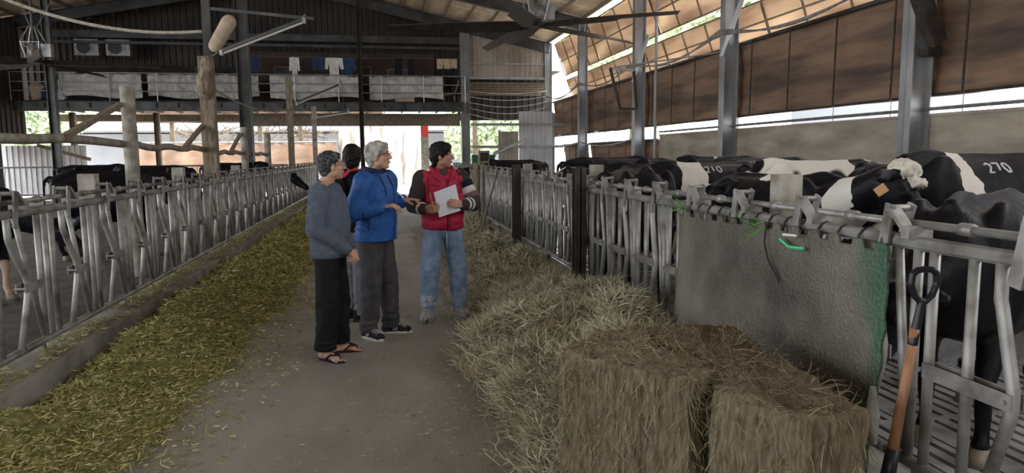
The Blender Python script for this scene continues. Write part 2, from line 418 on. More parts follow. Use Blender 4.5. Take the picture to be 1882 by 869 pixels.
for j in range(5): side_curtain(FR[j]-.02, FR[j+1]+.02, CL[j])
side_curtain(17.6, 23.86, 'low brown tarpaulin filling the lower wall beyond the concrete wall', .5, 1.95)
side_curtain(24.14, 27.5, 'small low brown tarpaulin at the far end of the right wall', .5, 1.95)
# outer awning, leaning outward
for j in range(5):
    y0, y1 = FR[j]+.012, FR[j+1]-.012
    if j == 4: y1 -= .6
    for (xa, za, xb, zb, w_) in ((7.06, 6.0, 7.5, 4.78, 'upper'), (7.56, 4.6, 7.8, 3.92, 'lower')):
        t = thing('awning', '%s tan awning sheet leaning outward in the %s bay of the right wall' % (w_, ['nearest', 'second', 'third', 'fourth', 'farthest'][j]), 'awning', (xa, (y0+y1)/2, zb))
        b = MB(); solid_sheet(b, lambda u, v: (xa+(xb-xa)*v+.02*math.sin(u*11+v*3), y0+(y1-y0)*u, za+(zb-za)*v), 24, 4, (.006, 0, 0)); b.build('sheet', M['awning'], t, True)
        for k in range(5):
            y = y0+(y1-y0)*k/4; b = MB(); b.beam((xa-.03, y, za), (xb-.03, y, zb), .035, .03); b.build('rib', M['wood'], t)
        for q in (0, .55, 1):
            b = MB(); b.beam((xa+(xb-xa)*q-.04, y0, za+(zb-za)*q), (xa+(xb-xa)*q-.04, y1, za+(zb-za)*q), .03, .03); b.build('batten', M['wood'], t)
# hoses / conduits along right columns
b = MB()
for k in range(3):
    pts = []
    for i in range(60):
        y = 3+26*i/59; ph = ((y-3.1) % 5.2)/5.2; pts.append((6.72, y+0, 3.95+k*.05-.22*math.sin(PI*ph)*(1+.3*k)))
    b = MB(); b.tube(pts, .018, 6)
    tag(b.build('hose', M['galv'], smooth=True), ['lowest', 'middle', 'highest'][k]+' of the three pale hoses sagging between the right columns', 'hose')
b = MB(); b.tube([(6.75, y_, 2.0-.15*math.sin(PI*(y_-18.5)/5.4)) for y_ in (18.5, 19.5, 20.5, 21.5, 22.5, 23.9)]+[(6.75, 26, 1.9), (6.75, 29.1, 1.95)], .025, 6)
tag(b.build('hose', M['galv'], smooth=True), 'pale hose sagging above the low brown tarpaulin', 'hose')
b = MB(); b.tube([(6.6, 16.6, .0), (6.6, 16.6, 6.1)], .04, 8); tag(b.build('vertical_pipe', M['column']), 'slim vertical pipe standing in front of the third brown curtain', 'pipe')
# hanging trapezoid metal frame on the column
t = thing('rusty_frame', 'empty rusty metal frame hanging beside the grey column', 'frame', (4.7, 13.6, 2.48))
fp = [(4.46, 13.6, 3.27), (4.95, 13.6, 3.22), (5.01, 13.6, 2.48), (4.67, 13.6, 2.48)]
for k in range(4):
    b = MB(); b.beam(fp[k], fp[(k+1) % 4], .05, .045, (0, 1, 0)); b.build('bar', M['darksteel'] if k else M['column'], t)
b = MB(); b.tube([(4.46, 13.6, 3.27), (6.75, 13.5, 3.6)], .015); b.build('arm', M['column'], t)
# ------------------------------------------------------------- far gable right part
b = MB(); corr_wall(b, (3.4, 29.3), (6.9, 29.3), 4.75, lambda u: roofz(3.4+3.5*u)-.05, .22, .05); g = b.build('wall_gable_right', M['corr_light']); struct(g)
b = MB(); b.beam((3.3, 29.2, 4.72), (6.9, 29.2, 4.72), .08, .1); b.beam((3.3, 29.2, 5.3), (6.9, 29.2, 5.3), .04, .06); b.build('girt', M['column'], g)
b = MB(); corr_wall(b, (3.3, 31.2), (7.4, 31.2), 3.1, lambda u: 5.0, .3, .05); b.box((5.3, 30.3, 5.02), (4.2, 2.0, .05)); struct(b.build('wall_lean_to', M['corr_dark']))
for k in range(6):
    b = MB(); b.box((5.2, 29.6+k*.28, 4.55-k*.07), (3.6, .1, .06)); tag(b.build('slat_board', M['wood']), 'weathered horizontal board in the gable recess, number %s from the top'.replace('number %s', ['topmost', 'second', 'third', 'fourth', 'fifth', 'lowest'][k]) , 'board')
for k in range(5):
    z = 4.2-.22*k
    pts = [(3.4+3.4*i/10, 29.05, z-(.12+.05*k)*math.sin(PI*i/10)) for i in range(11)]
    b = MB(); b.tube(pts, .018, 6); tag(b.build('cable', M['galv'], smooth=True), '%s pale cable strung across the gable opening' % ['topmost', 'second', 'third', 'fourth', 'lowest'][k], 'cable')
# columns of the gable plane + centre row
def col_at(x, y, w_, h, lab, mt='girder', z0=0):
    t = thing('steel_column', lab, 'column', (x, y, z0))
    b = MB(); b.ibeam((x, y, z0), (x, y, h), w_, w_, (1, 0, 0), .02); b.build('post', M[mt], t)
    b = MB(); b.box((x, y, z0+.02), (w_+.14, w_+.14, .04)); b.build('base_plate', M[mt], t)
    return t
col_at(3.4, 29.2, .34, roofz(3.4)-.3, 'grey steel column where the gallery ends, behind the man in the red vest', 'column')
col_at(-3.45, 19.6, .3, roofz(-3.45)-.3, 'dark steel column behind the lamp posts, left of centre')
col_at(-.72, 27.8, .16, roofz(-.72)-.3, 'thin dark steel post rising through the gallery railing', 'dark')
col_at(-13.2, 27.2, .5, 6.2, 'broad dark post at the left end of the gallery', 'dark')
col_at(-12.0, 31.0, .2, 3.4, 'slim brown post in the left opening under the gallery', 'wood')
col_at(-8.9, 31.0, .2, 3.4, 'slim brown post in the middle opening under the gallery', 'wood')
col_at(-9.8, 24, .22, 6.9, 'grey post behind the left ceiling fan', 'girder')
# left wall corrugated
b = MB(); corr_wall(b, (-14.5, 22), (-14.5, 30), 1.8, lambda u: 6.4, .25, .04); struct(b.build('wall_left', M['corr_light']))
b = MB(); corr_wall(b, (-14.5, 22), (-12.9, 29.2), 2.2, lambda u: 6.5, .25, .04); struct(b.build('wall_left_inner', M['corr_dark']))
# mezzanine
MARK = set(o.name for o in col.objects)
X0, X1 = -12.9, 3.25
b = MB(); b.box(((X0+X1)/2, 30.1, 3.82), (X1-X0, 3.4, .12)); mz = b.build('floor_gallery', M['dark']); struct(mz)
b = MB(); b.ibeam((X0, 28.35, 3.66), (X1, 28.35, 3.66), .16, .34); b.build('edge_beam', M['girder'], mz)
b = MB(); b.beam((-5, 29.9, 3.25), (X1, 29.9, 3.25), .12, .5); b.beam((X0, 31.9, 3.42), (X1, 31.9, 3.42), .15, .28); b.build('under_beam', M['wood'], mz)
x = X0+.3
while x < X1:
    b = MB(); b.beam((x, 28.3, 3.7), (x, 31.8, 3.7), .06, .16); b.build('joist', M['dark'], mz); x += .75
# gable wall above / behind gallery
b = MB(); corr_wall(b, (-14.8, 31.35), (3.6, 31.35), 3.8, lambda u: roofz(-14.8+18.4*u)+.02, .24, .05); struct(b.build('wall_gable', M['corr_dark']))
b = MB(); b.box((-1.5, 30.9, 4.92), (7.6, .8, 2.15)); rm = b.build('wall_gallery_room', mat('dark_brown_panel', (.035, .02, .016), (.07, .04, .032), 1.5, .7)); struct(rm)
b = MB(); b.box((-9, 31.0, 4.6), (6.8, .6, 1.6)); struct(b.build('wall_gallery_store', M['dark']))
b = MB(); b.beam((-12.5, 29.6, 6.42), (3.3, 29.6, 6.42), .1, .26); b.beam((-12.5, 29.6, 6.12), (3.3, 29.6, 6.12), .1, .1); tag(b.build('wall_girt', M['girder']), 'dark horizontal steel girt running above the gallery', 'beam')
for (x, w_, h, nm) in ((-6.9, .62, .85, 'left brown framed window of the gallery'), (.8, .9, .8, 'grey curtained window at the right of the gallery'), (-3.9, .6, .9, 'dim window of the gallery behind the white gloves')):
    yw = 30.67 if x < -6 else 30.47
    f = thing('window_frame', nm, 'window', (x, yw, 4.6))
    b = MB()
    for sx in (-1, 1): b.box((x+sx*w_/2, yw, 4.95), (.05, .06, h))
    for sz in (-1, 1): b.box((x, yw, 4.95+sz*h/2), (w_, .06, .05))
    b.build('frame', M['wood'], f); b = MB(); b.box((x, yw, 4.95), (w_-.04, .02, h-.04)); b.build('pane', M['girder'], f)
t = thing('door_frame', 'pale wooden door frame on the gallery beside the thin dark post', 'door frame', (-1.05, 30.5, 3.9))
b = MB()
for x in (-1.5, -.35): b.beam((x, 30.5, 3.9), (x, 30.5, 5.45), .06, .06, (0, 1, 0))
b.beam((-1.5, 30.5, 5.45), (-.35, 30.5, 5.45), .06, .06); b.build('frame', M['wood'], t)
# railing
t = thing('gallery_railing', 'grey pipe railing along the front of the gallery', 'railing', (-4.8, 28.3, 3.9))
x = X0
while x < X1+.1:
    b = MB(); b.tube([(x, 28.3, 3.85), (x, 28.3, 4.86)], .02, 6); b.build('baluster', M['galv'], t); x += 1.62
for z in (4.2, 4.52, 4.86):
    b = MB(); b.tube([(X0, 28.3, z), (X1, 28.3, z)], .018, 6); b.build('rail', M['galv'], t)
TL = [(-11.4, -8.6, 'leftmost'), (-8.4, -6.22, 'second from left'), (-6.05, -4.5, 'third from left'), (-4.1, -.75, 'long fourth'), (-.4, 2.45, 'rightmost')]
for k, (xa, xb, nm) in enumerate(TL):
    b = MB()
    solid_sheet(b, lambda u, v: (xa+(xb-xa)*u, 28.45+.16*noise.noise(V((u*9+k*5, v*3, 1)))+.07*noise.noise(V((u*23+k, v*11, 4))), 4.0+.06*math.sin(u*6+k)+(.84-.06*math.sin(u*6+k)+.04*noise.noise(V((u*6, k, 0))))*v), 60, 16, (0, .008, 0))
    tag(b.build('tarpaulin', M['tarp'], smooth=True), '%s crumpled white tarpaulin draped behind the gallery railing' % nm, 'tarpaulin', 'white tarpaulins on the gallery railing')
# clutter on gallery
def garment(x, z, wd, h, mt, lab, sleeves=True, y=29.2):
    b = MB()
    pts = [(-.5, 0), (.5, 0), (.5, -.25 if sleeves else -1), (.32, -.3 if sleeves else -1), (.3, -1), (-.3, -1), (-.32, -.3 if sleeves else -1), (-.5, -.25 if sleeves else -1)]
    pts = [(-.5, -.02), (-.15, 0), (.15, 0), (.5, -.02), (.56, -.6), (.38, -.62), (.28, -.3), (.27, -1), (-.27, -1), (-.28, -.3), (-.38, -.62), (-.56, -.6)] if sleeves else [(-.5, 0), (.5, 0), (.47, -1), (.05, -.95), (0, -.4), (-.05, -.95), (-.47, -1)]
    n = len(pts); vs = [(x+px*wd, y-.03+.03*math.sin(px*9), z+pz*h) for px, pz in pts]+[(x+px*wd, y+.03+.03*math.sin(px*9), z+pz*h) for px, pz in pts]
    b.add(vs, [tuple(range(n)), tuple(range(2*n-1, n-1, -1))]+[(i, (i+1) % n, n+(i+1) % n, n+i) for i in range(n)])
    tag(b.build('hanging_garment', mt), lab, 'laundry')
Mc = lambda n, c: mat(n, c, tuple(q*1.4 for q in c), 8, .9, spec=.2)
blue = Mc('dark_blue_cloth', (.03, .045, .09)); dk = Mc('black_cloth', (.015, .015, .02)); wh = Mc('white_cloth', (.62, .62, .6)); tanc = Mc('beige_cloth', (.4, .32, .24))
zc = 5.62
garment(-4.75, zc, .5, .8, blue, 'dark blue shirt at the left end of the clothes line', True)
garment(-3.25, zc, .36, .85, wh, 'white shirt with hanging sleeves, left on the clothes line', True)
garment(-2.35, zc, .5, .5, blue, 'small blue garment left of the large white shirt', False)
garment(-1.75, zc, .66, .72, wh, 'large white long-sleeved shirt on the clothes line', True)
garment(-1.2, zc, .5, .85, Mc('navy_cloth', (.03, .06, .12)), 'navy shirt just right of the large white shirt', True)
garment(.75, zc+.02, .3, .95, dk, 'dark trousers hanging near the thin post', False)
garment(1.25, zc+.02, .26, .8, dk, 'black and white garment hanging before the grey window', False)
garment(2.55, zc+.02, .55, .4, tanc, 'short beige cloth pegged at the right of the clothes line', False)
garment(2.95, zc+.02, .3, .38, tanc, 'small beige cloth at the right end of the clothes line', False)
b = MB(); b.tube([(-5.3, 29.2, zc+.04), (-1, 29.2, zc-.0), (3.3, 29.2, zc+.05)], .008, 5); tag(b.build('clothes_line', M['wood']), 'thin clothes line strung over the gallery', 'line')
t = thing('cardboard_box', 'opened tan cardboard box on the gallery floor at the right', 'box', (.95, 28.75, 3.88))
b = MB(); b.box((.95, 28.75, 4.03), (.75, .35, .28)); b.build('carton', tanc, t); b = MB(); b.beam((1.3, 28.7, 4.17), (1.65, 28.7, 4.08), .35, .01); b.build('flap', tanc, t)
t = thing('cane_chair', 'tilted cane chair at the right end of the gallery', 'chair', (2.75, 28.8, 3.88))
b = MB(); b.beam((2.45, 28.8, 4.15), (2.95, 28.8, 4.25), .4, .05); b.build('seat', M['wood'], t)
b = MB(); b.beam((2.95, 28.8, 4.25), (3.1, 28.8, 4.75), .4, .04, (1, 0, 0)); b.build('backrest', M['wood'], t)
for (x, y) in ((2.5, 28.65), (2.5, 28.95), (2.92, 28.65), (2.92, 28.95)):
    b = MB(); b.tube([(x, y, 4.16), (x+.02, y, 3.88)], .02, 6); b.build('leg', M['wood'], t)
for k, x in enumerate((-10.85, -9.75)):
    t = thing('air_conditioner', ['left', 'right'][k]+' white outdoor air conditioner unit with round fan grille high on the gallery', 'air conditioner', (x, 29.9, 5.6))
    b = MB(); b.box((x, 29.9, 5.95), (.85, .32, .6)); b.build('casing', M['galvdirty'], t)
    b = MB(); b.tube([(x-.1, 29.72, 5.95), (x-.1, 29.73, 5.95)], .24, 20); b.build('fan_grille', M['black'], t)
    b = MB(); b.tube([(x-.1+.24*math.cos(a*PI/8), 29.71, 5.95+.24*math.sin(a*PI/8)) for a in range(17)], .012, 5); b.build('ring', M['galv'], t)
for k, (x, mt, h) in enumerate(((-12.3, tanc, .7), (-11.9, blue, .5), (-11.55, wh, .45))):
    b = MB(); b.ell((x, 28.9, 3.88+h/2), (.28, .22, h/2)); me = blob(b, .05, 1, wob(5, .04))
    tag(link('stuffed_sack', me, mt, None, True), ['tan stuffed sack at the left end of the gallery', 'dark blue stuffed bag beside the tan sack', 'pale stuffed bag beside the dark blue bag'][k], 'sack')
b = MB(); b.ell((2.85, 29.4, 4.95), (.2, .2, .6)); tag(link('dark_coat', blob(b, .05, 1, wob(4, .08)), dk, None, True), 'dark coat hanging on the gallery corner beside the grey column', 'coat')
for o in list(col.objects):
    if o.name not in MARK and o.parent is None and o.name != 'wall_gable':
        o.location.z -= .19; PM[o.name] = Matrix.Translation((0, 0, -.19)) @ PM[o.name]
# ------------------------------------------------------------- beyond the gable
b = MB(); solid_sheet(b, lambda u, v: (-12.5+10.2*u-.0, 38+.08*math.sin(u*60)+.06*noise.noise(V((u*20, v*3, 0))), .7+1.6*v), 160, 6, (0, .01, 0))
t = thing('tarpaulin_wall', 'low tan tarpaulin wall across the yard behind the left pens', 'tarpaulin', (-5, 38, .7)); bb = b.build('sheet', M['tan'], t, True)
b = MB(); b.tube([(-12.5, 37.95, 2.32), (-2.3, 37.95, 2.32)], .05, 6); b.build('top_rail', M['galv'], t)
b = MB(); solid_sheet(b, lambda u, v: (-12.5+12.6*u, 38+.1*math.sin(u*50), 3.3+.75*v), 120, 4, (0, .01, 0)); tag(b.build('rolled_curtain', M['curtain'], smooth=True), 'brown half-raised curtain hanging above the yard opening', 'curtain')
for k, x in enumerate((-10.3, -8.4, -6.1, -4.1, -1.6)):
    b = MB(); b.box((x, 38.3, 1.7), (.2, .2, 3.4)); tag(b.build('yard_post', M['wood']), '%s wooden post behind the tan tarpaulin wall' % ['leftmost', 'second', 'third', 'fourth', 'rightmost'][k], 'post')
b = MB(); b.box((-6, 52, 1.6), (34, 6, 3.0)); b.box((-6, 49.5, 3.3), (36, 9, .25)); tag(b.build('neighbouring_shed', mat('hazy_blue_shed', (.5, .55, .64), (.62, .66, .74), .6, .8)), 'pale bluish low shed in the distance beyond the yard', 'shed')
# white plastic sheeting
b = MB()
solid_sheet(b, lambda u, v: (-1.9+4.35*u+.25*(1-v)*math.sin(u*5)+.1*noise.noise(V((u*16, v*4, 2))), 33+9*u+.4*noise.noise(V((u*14, v*2.2, 7)))+.2*noise.noise(V((u*40, v*3, 3))), .02+3.3*v), 110, 24, (0, .01, 0))
tag(b.build('plastic_sheeting', M['sheeting'], smooth=True), 'tall wrinkled white plastic sheeting hanging at the end of the alley', 'plastic sheet')
t = thing('gate_post', 'whitish post carrying a red paper strip at the end of the alley', 'post', (1.95, 33, 0))
b = MB(); b.box((1.95, 33, 1.6), (.34, .2, 3.3)); b.build('post', M['pole'], t)
b = MB(); b.box((1.97, 32.88, 2.75), (.26, .02, .62)); b.build('red_strip', M['red'], t)
b = MB(); b.box((4.6, 35.5, 1.7), (.22, .22, 3.4)); tag(b.build('yard_post', M['wood']), 'wooden post in the yard right of the red paper strip', 'post')
# green bin, partitions by the gable
b = MB(); corr_wall(b, (5.25, 27.2), (6.6, 27.2), 0, lambda u: 3.25, .17, .03); t0 = thing('sheet_partition', 'tall pale grey corrugated metal partition below the gable', 'partition', (5.9, 27.2, 0)); b.build('sheet', M['corr_grey'], t0)
for z in (1.9, 2.75):
    b = MB(); b.beam((3.4, 27.1, z), (7.0, 27.1, z), .05, .1); b.build('rail', M['column'], t0)
b = MB(); b.tube([(6.62, 27.2, 0), (6.62, 27.2, 3.2)], .07, 4); b.build('post', M['column'], t0)
b = MB(); corr_wall(b, (4.5, 27.6), (5.3, 27.6), 0, lambda u: 2.5, .17, .03); tag(b.build('low_sheet_partition', M['corr_light']), 'lower brownish corrugated partition left of the tall pale one', 'partition')
b = MB(); b.box((3.95, 28.0, .75), (.9, .3, 1.7)); b.box((3.95, 27.84, 1.55), (.95, .05, .06)); tag(b.build('green_tank', mat('green_plastic', (.01, .10, .075), None, rough=.5)), 'dark green plastic tank beside the low corrugated partition', 'tank')
b = MB(); b.tube([(2.2, 14, 1.62), (4.1, 20, 2.05)], .035, 6); tag(b.build('swing_bar', M['galvdirty']), 'long slanted green-brown bar above the far end of the right fence', 'bar')
t = thing('signed_post', 'square post with small photographs pinned on it, behind the man in the red vest', 'post', (2.45, 17.3, 0))
b = MB(); b.box((2.45, 17.3, .85), (.26, .2, 1.7)); b.build('post', M['pole'], t)
for z in (1.55, 1.3):
    b = MB(); b.box((2.45, 17.19, z), (.2, .01, .2)); b.build('photograph', M['darksteel'], t)
# exterior right
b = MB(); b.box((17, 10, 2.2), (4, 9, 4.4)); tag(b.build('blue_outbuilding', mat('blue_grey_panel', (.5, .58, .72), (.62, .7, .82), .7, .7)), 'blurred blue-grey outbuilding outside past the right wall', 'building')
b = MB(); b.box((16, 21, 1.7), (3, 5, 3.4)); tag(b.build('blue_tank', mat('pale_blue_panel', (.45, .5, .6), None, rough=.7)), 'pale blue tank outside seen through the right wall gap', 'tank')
def tree(x, y, h, r, lab, seed):
    random.seed(seed); t = thing('leafy_tree', lab, 'tree', (x, y, 0))
    b = MB(); b.tube([(x, y, -.1), (x+.1, y, h*.5), (x, y+.1, h*.8)], [.2, .14, .06], 8); b.build('trunk', M['wood'], t)
    b = MB()
    cs = [(V((x+random.uniform(-1, 1)*r*.6, y+random.uniform(-1, 1)*r*.6, h*random.uniform(.45, .95))), r*random.uniform(.35, .6)) for _ in range(14)]
    for k in range(9000):
        c, rr = random.choice(cs); d = V((random.gauss(0, 1), random.gauss(0, 1), random.gauss(0, 1))).normalized(); strand(b, c+d*rr*random.uniform(.7, 1), V((random.gauss(0, 1), random.gauss(0, 1), random.gauss(0, 1))), .3, .18)
    b.build('foliage', LEAF, t, nofix=1)
LEAF = fibre('green_leaves', [(0, (.5, .6, .4)), (1, (.8, .88, .68))])
tree(13, 36, 9, 4, 'bright green tree beyond the far right column', 1)
tree(12.5, 24, 10, 3.5, 'green tree behind the awning of the right wall', 2)
tree(-17.5, 40, 5.5, 3, 'green bush outside past the left opening', 3)
tree(6.5, 44, 4.5, 2.6, 'small green tree beyond the gable opening', 4)
b = MB()
random.seed(9)
for k in range(160):
    p = V((random.uniform(-11, 1.5), 40+random.random()*2, 2.5+random.random()*.5)); strand(b, p, V((random.uniform(-1, 1), 0, random.uniform(-.3, 1))), random.uniform(.6, 1.4), .07)
tag(b.build('brush_pile', M['wood'], nofix=1), 'tangle of bare pale branches beyond the tan tarpaulin wall', 'branches', kind='stuff')
# ------------------------------------------------------------- left pen pipe work
PL = [(10.3, 2.55, .09, 'thick grey round post standing alone in the left pen'), (18.3, 2.32, .085, 'round pale post behind the wooden lamp post, third along the left pen'), (21.9, 2.3, .09, 'round pale post, fourth along the left pen'), (14.9, 2.6, .12, 'dark stump post beside the tall wooden lamp post')]
for (y, h, r, lab) in PL:
    b = MB(); b.tube([(-3.3, y, 0), (-3.3, y, h-.02), (-3.3, y, h)], [r, r, r*.8], 14); tag(b.build('round_post', M['pole'], smooth=False), lab, 'post')
RLS = [(1.5, 10.2, 1.8, 'long pale pole rail resting on the thick round post'), (10.4, 14.6, 1.76, 'pole rail between the thick round post and the lamp post'), (15.0, 18.2, 1.7, 'third pole rail of the left pen'), (18.4, 21.8, 1.68, 'farthest pole rail of the left pen')]
for (ya, yb, z, lab) in RLS:
    b = MB(); n = 10; b.tube([(-3.38+.02*math.sin(i*2), ya+(yb-ya)*i/n, z+.02*math.sin(i*1.7)) for i in range(n+1)], .05, 8); tag(b.build('pole_rail', M['pole'], smooth=True), lab, 'rail')
for k, (ya, za, yb, zb) in enumerate(((8.4, 1.82, 10.2, 2.3), (13.2, 1.78, 14.7, 2.25), (17.0, 1.72, 18.2, 2.15))):
    b = MB(); b.beam((-3.36, ya, za), (-3.36, yb, zb), .06, .07, (1, 0, 0)); tag(b.build('diagonal_brace', M['wood']), 'rough wooden diagonal brace on the %s pole rail' % ['nearest', 'second', 'third'][k], 'brace')
t = thing('lamp_post', 'tall weathered post carrying the nearest fluorescent tube lamp', 'post', (-3.25, 14.6, 0))
b = MB(); b.box((-3.25, 14.6, 1.75), (.26, .2, 3.5)); b.build('lower_post', M['wood'], t)
b = MB(); b.box((-3.2, 14.6, 5.1), (.14, .12, 4.2)); b.build('upper_post', M['girder'], t)
b = MB(); b.cap((-3.28, 14.5, 2.85), (-3.2, 14.5, 3.4), .16, .12); me = blob(b, .04, 1, wob(6, .05)); link('rag_bundle', me, M['wood'], t, True)
t = thing('lamp_post', 'wooden post carrying the second fluorescent tube lamp', 'post', (-2.7, 22.5, 0))
b = MB(); b.box((-2.7, 22.5, 1.98), (.17, .15, 3.96)); b.build('lower_post', M['wood'], t)
t = thing('lamp_post', 'thin pale post carrying the third fluorescent tube lamp', 'post', (-2.4, 27, 0))
b = MB(); b.box((-2.4, 27, 1.7), (.16, .14, 3.4)); b.build('lower_post', M['pole'], t)
mtube = mat('unlit_white_tube', (.7, .68, .64), None, rough=.3)
def tube_lamp(a, bb_, lab, s=1, mount=None):
    a = V(a); c = V(bb_); t = thing('tube_lamp', lab, 'lamp', a)
    b = MB(); b.beam(a, c, .13*s, .05*s); b.build('housing', M['girder'], t)
    off = V((0, 0, -.045*s))
    b = MB(); b.tube([a+off, c+off], .024*s, 8); b.build('fluorescent_tube', mtube, t)
    for q in (a, c):
        b = MB(); b.box(q+off*.6, (.05*s, .14*s, .09*s)); b.build('end_cap', M['galv'], t)
    b = MB(); b.tube([a+(c-a)*.95, a+(c-a)*.95+V((.1, 0, .12))], .02*s, 6); b.build('hanger', M['galv'], t)
    if mount: b = MB(); b.tube([a+V((0, 0, .02)), V(mount)], .018, 6); b.build('mount', M['girder'], t)
tube_lamp((-2.88, 14.2, 3.55), (-1.35, 14.0, 4.13), 'nearest slanted fluorescent tube lamp, top left of centre', 1, (-3.2, 14.58, 3.45))
tube_lamp((-2.47, 22.3, 3.2), (-1.18, 22.3, 3.75), 'second slanted fluorescent tube lamp, in front of the gallery', 1, (-2.7, 22.5, 3.25))
tube_lamp((-2.3, 27, 3.05), (-1.17, 27, 3.22), 'third fluorescent tube lamp, below the gallery edge', 1, (-2.4, 27, 3.0))
b = MB(); b.cap((-2.98, 14.2, 3.65), (-2.72, 14.2, 4.08), .125, .14); tag(link('stuffed_roll', blob(b, .03, 1), tanc, None, True), 'tan cylindrical roll wedged behind the nearest tube lamp', 'roll')
b = MB(); b.beam((-3.2, 14.6, 4.4), (-1.2, 14.3, 4.2), .06, .05); tag(b.build('tube_bracket', M['girder']), 'grey arm reaching from the tall post to the nearest tube lamp', 'bracket')
# ropes
b = MB(); pts = []
for i in range(31):
    u = i/30; pts.append((-6.2+3.2*u+.0, 8.2+.9*u+5.4*u*0, 0))
pa, pb = V((-4.6, 8.8, 3.62)), V((-2.03, 9.0, 3.06))
pts = [pa.lerp(pb, i/30)-V((0, 0, .22*4*(i/30)*(1-i/30))) for i in range(31)]
b.tube(pts, .02, 7); tag(b.build('dusty_rope', mat('dusty_rope', (.3, .27, .22), (.5, .47, .42), 20, .95), smooth=True), 'pale dusty rope sagging across the upper left', 'rope')
b = MB(); pa, pb = V((-3.2, 14.6, 2.95)), V((-2.75, 22.4, 3.0)); pts = [pa.lerp(pb, i/24)-V((0, 0, .9*(i/24)*(1-i/24))) for i in range(25)]
b.tube(pts, .02, 6); tag(b.build('white_cable', M['pole'], smooth=True), 'pale cable looping between the two lamp posts', 'cable')
# ------------------------------------------------------------- far cross fence left
t = thing('cross_fence', 'long rusty barred fence across the back of the left pens', 'fence', (-8.5, 27, 0))
for z in (1.3, .35):
    b = MB(); b.tube([(-13.5, 27, z), (-3.4, 27, z)], .03, 6); b.build('rail', M['galvdirty'], t)
for k in range(60):
    x = -13.4+k*.168; b = MB(); b.tube([(x, 27, .35), (x+.02*math.sin(k*1.7), 27, .9), (x+(.05 if k % 4 == 0 else 0), 27, 1.3)], .013, 5); b.build('bar', M['galvdirty'], t)
b = MB(); corr_wall(b, (-14.4, 30.5), (-11.4, 30.5), 0.2, lambda u: 2.1, .2, .03); tag(b.build('low_sheet_wall', M['corr_grey']), 'low pale corrugated sheet behind the cross fence at far left', 'partition')
t = thing('tilted_grid', 'tilted dark grid of bars leaning at the far left edge', 'grid', (-7.5, 14, 0))
for k in range(5):
    b = MB(); b.beam((-8.4, 14, 1.95-k*.14), (-7.33-k*.07, 14, 1.95-k*.14), .02, .02); b.build('bar', M['girder'], t)
for x in (-8.0, -7.7): b = MB(); b.beam((x, 14, 2.0), (x-.25, 14, 1.3), .02, .02); b.build('bar', M['girder'], t)
b = MB(); b.beam((-7.28, 14, 1.98), (-7.9, 14, .9), .05, .05); b.build('edge', M['darksteel'], t)
b = MB(); b.beam((-12.7, 29.5, 2.1), (-10.9, 29.5, 1.55), .1, .12); tag(b.build('fallen_beam', M['wood']), 'slanting wooden beam at the left opening under the gallery', 'beam')
# back strip light gap wall under gallery is open air
# ================================================================== FENCES
def headlock_panel(bay, n, P, lab, mt):
    """headlock fence panel; runs along local +y, alley side is local +x"""
    t = thing('headlock_panel', lab, 'fence panel', (0, 0, 0)); L = bay*n
    zt = P.get('zt', 1.24); zb = .32
    b = MB(); b.tube([(0, 0, zt), (0, L-.02, zt)], .03, 10); b.build('main_rail', mt, t, local=True)
    b = MB(); b.tube([(-.02, .0, zt+.075), (-.02, L-.02, zt+.075)], .017, 8)
    for i in range(n): b.tube([(-.02, (i+.5)*bay-.03, zt+.075), (-.02, (i+.5)*bay+.03, zt+.075)], .026, 8)
    b.build('locking_rail', mt, t, True, local=True)
    b = MB(); b.tube([(0, 0, zb), (0, L-.02, zb)], .026, 10); b.build('bottom_rail', mt, t, local=True)
    for i in range(n):
        y = i*bay
        for s_ in P['straight']:
            b = MB(); yy = y+s_*bay; b.tube([(0, yy, zb), (0, yy, zt)], .021, 10); b.build('upright_tube', mt, t, True, local=True)
        bt = P['bent']; pts = [(0, y+bt[0]*bay, zt), (0, y+bt[0]*bay+.003, zt-.15), (0, y+bt[0]*bay+.012, zt-.18), (0, y+bt[1]*bay-.008, .80), (0, y+bt[1]*bay, .77), (0, y+bt[1]*bay, .71), (0, y+bt[1]*bay-.01, .66), (0, y+bt[2]*bay, zb)]
        b = MB(); b.tube(pts, .023, 10); b.build('bent_yoke_tube', mt, t, True, local=True)
        dg = P['diag']; b = MB(); b.tube([(0.0, y+dg[0]*bay, zt+.03), (0.0, y+dg[1]*bay, zb+.04)], .019, 10); b.build('locking_arm', mt, t, True, local=True)
        b = MB(); br = P['brk']; zz = .735
        for sx in (-1, 1): b.beam((sx*.028, y+br[0]*bay, zz+.0), (sx*.028, y+br[1]*bay, zz), .006, .06)
        for q in br: b.tube([(-.035, y+q*bay*.96+.0, zz), (.04, y+q*bay*.96, zz)], .01, 8)
        b.build('pivot_bracket', mt, t, local=True)
        b = MB(); a = P.get('lat', 1)
        b.beam((.038, y-.055*a, zt-.09), (.038, y-.01*a, zt+.15), .012, .055, (0, 1, 0))
        b.beam((-.06, y-.05*a, zt+.02), (-.06, y-.005*a, zt+.15), .012, .045, (0, 1, 0))
        b.beam((.03, y-.01*a, zt+.14), (.03, y+.085*a, zt+.055), .05, .02); b.box((0, y+.1*a, zt+.045), (.11, .045, .05))
        b.tube([(-.07, y-.012*a, zt+.135), (.055, y-.012*a, zt+.135)], .014, 8)
        b.build('latch', mt, t, local=True)
        if i % 2 == 0:
            b = MB(); b.box((0, y+.3*bay, (zb+.2)/2), (.05, .05, zb-.2)); b.build('foot', mt, t, local=True)
    return t
ORD = ['nearest the camera', 'second from the camera', 'third from the camera', 'fourth from the camera', 'fifth from the camera', 'sixth from the camera', 'seventh from the camera', 'eighth and farthest from the camera']
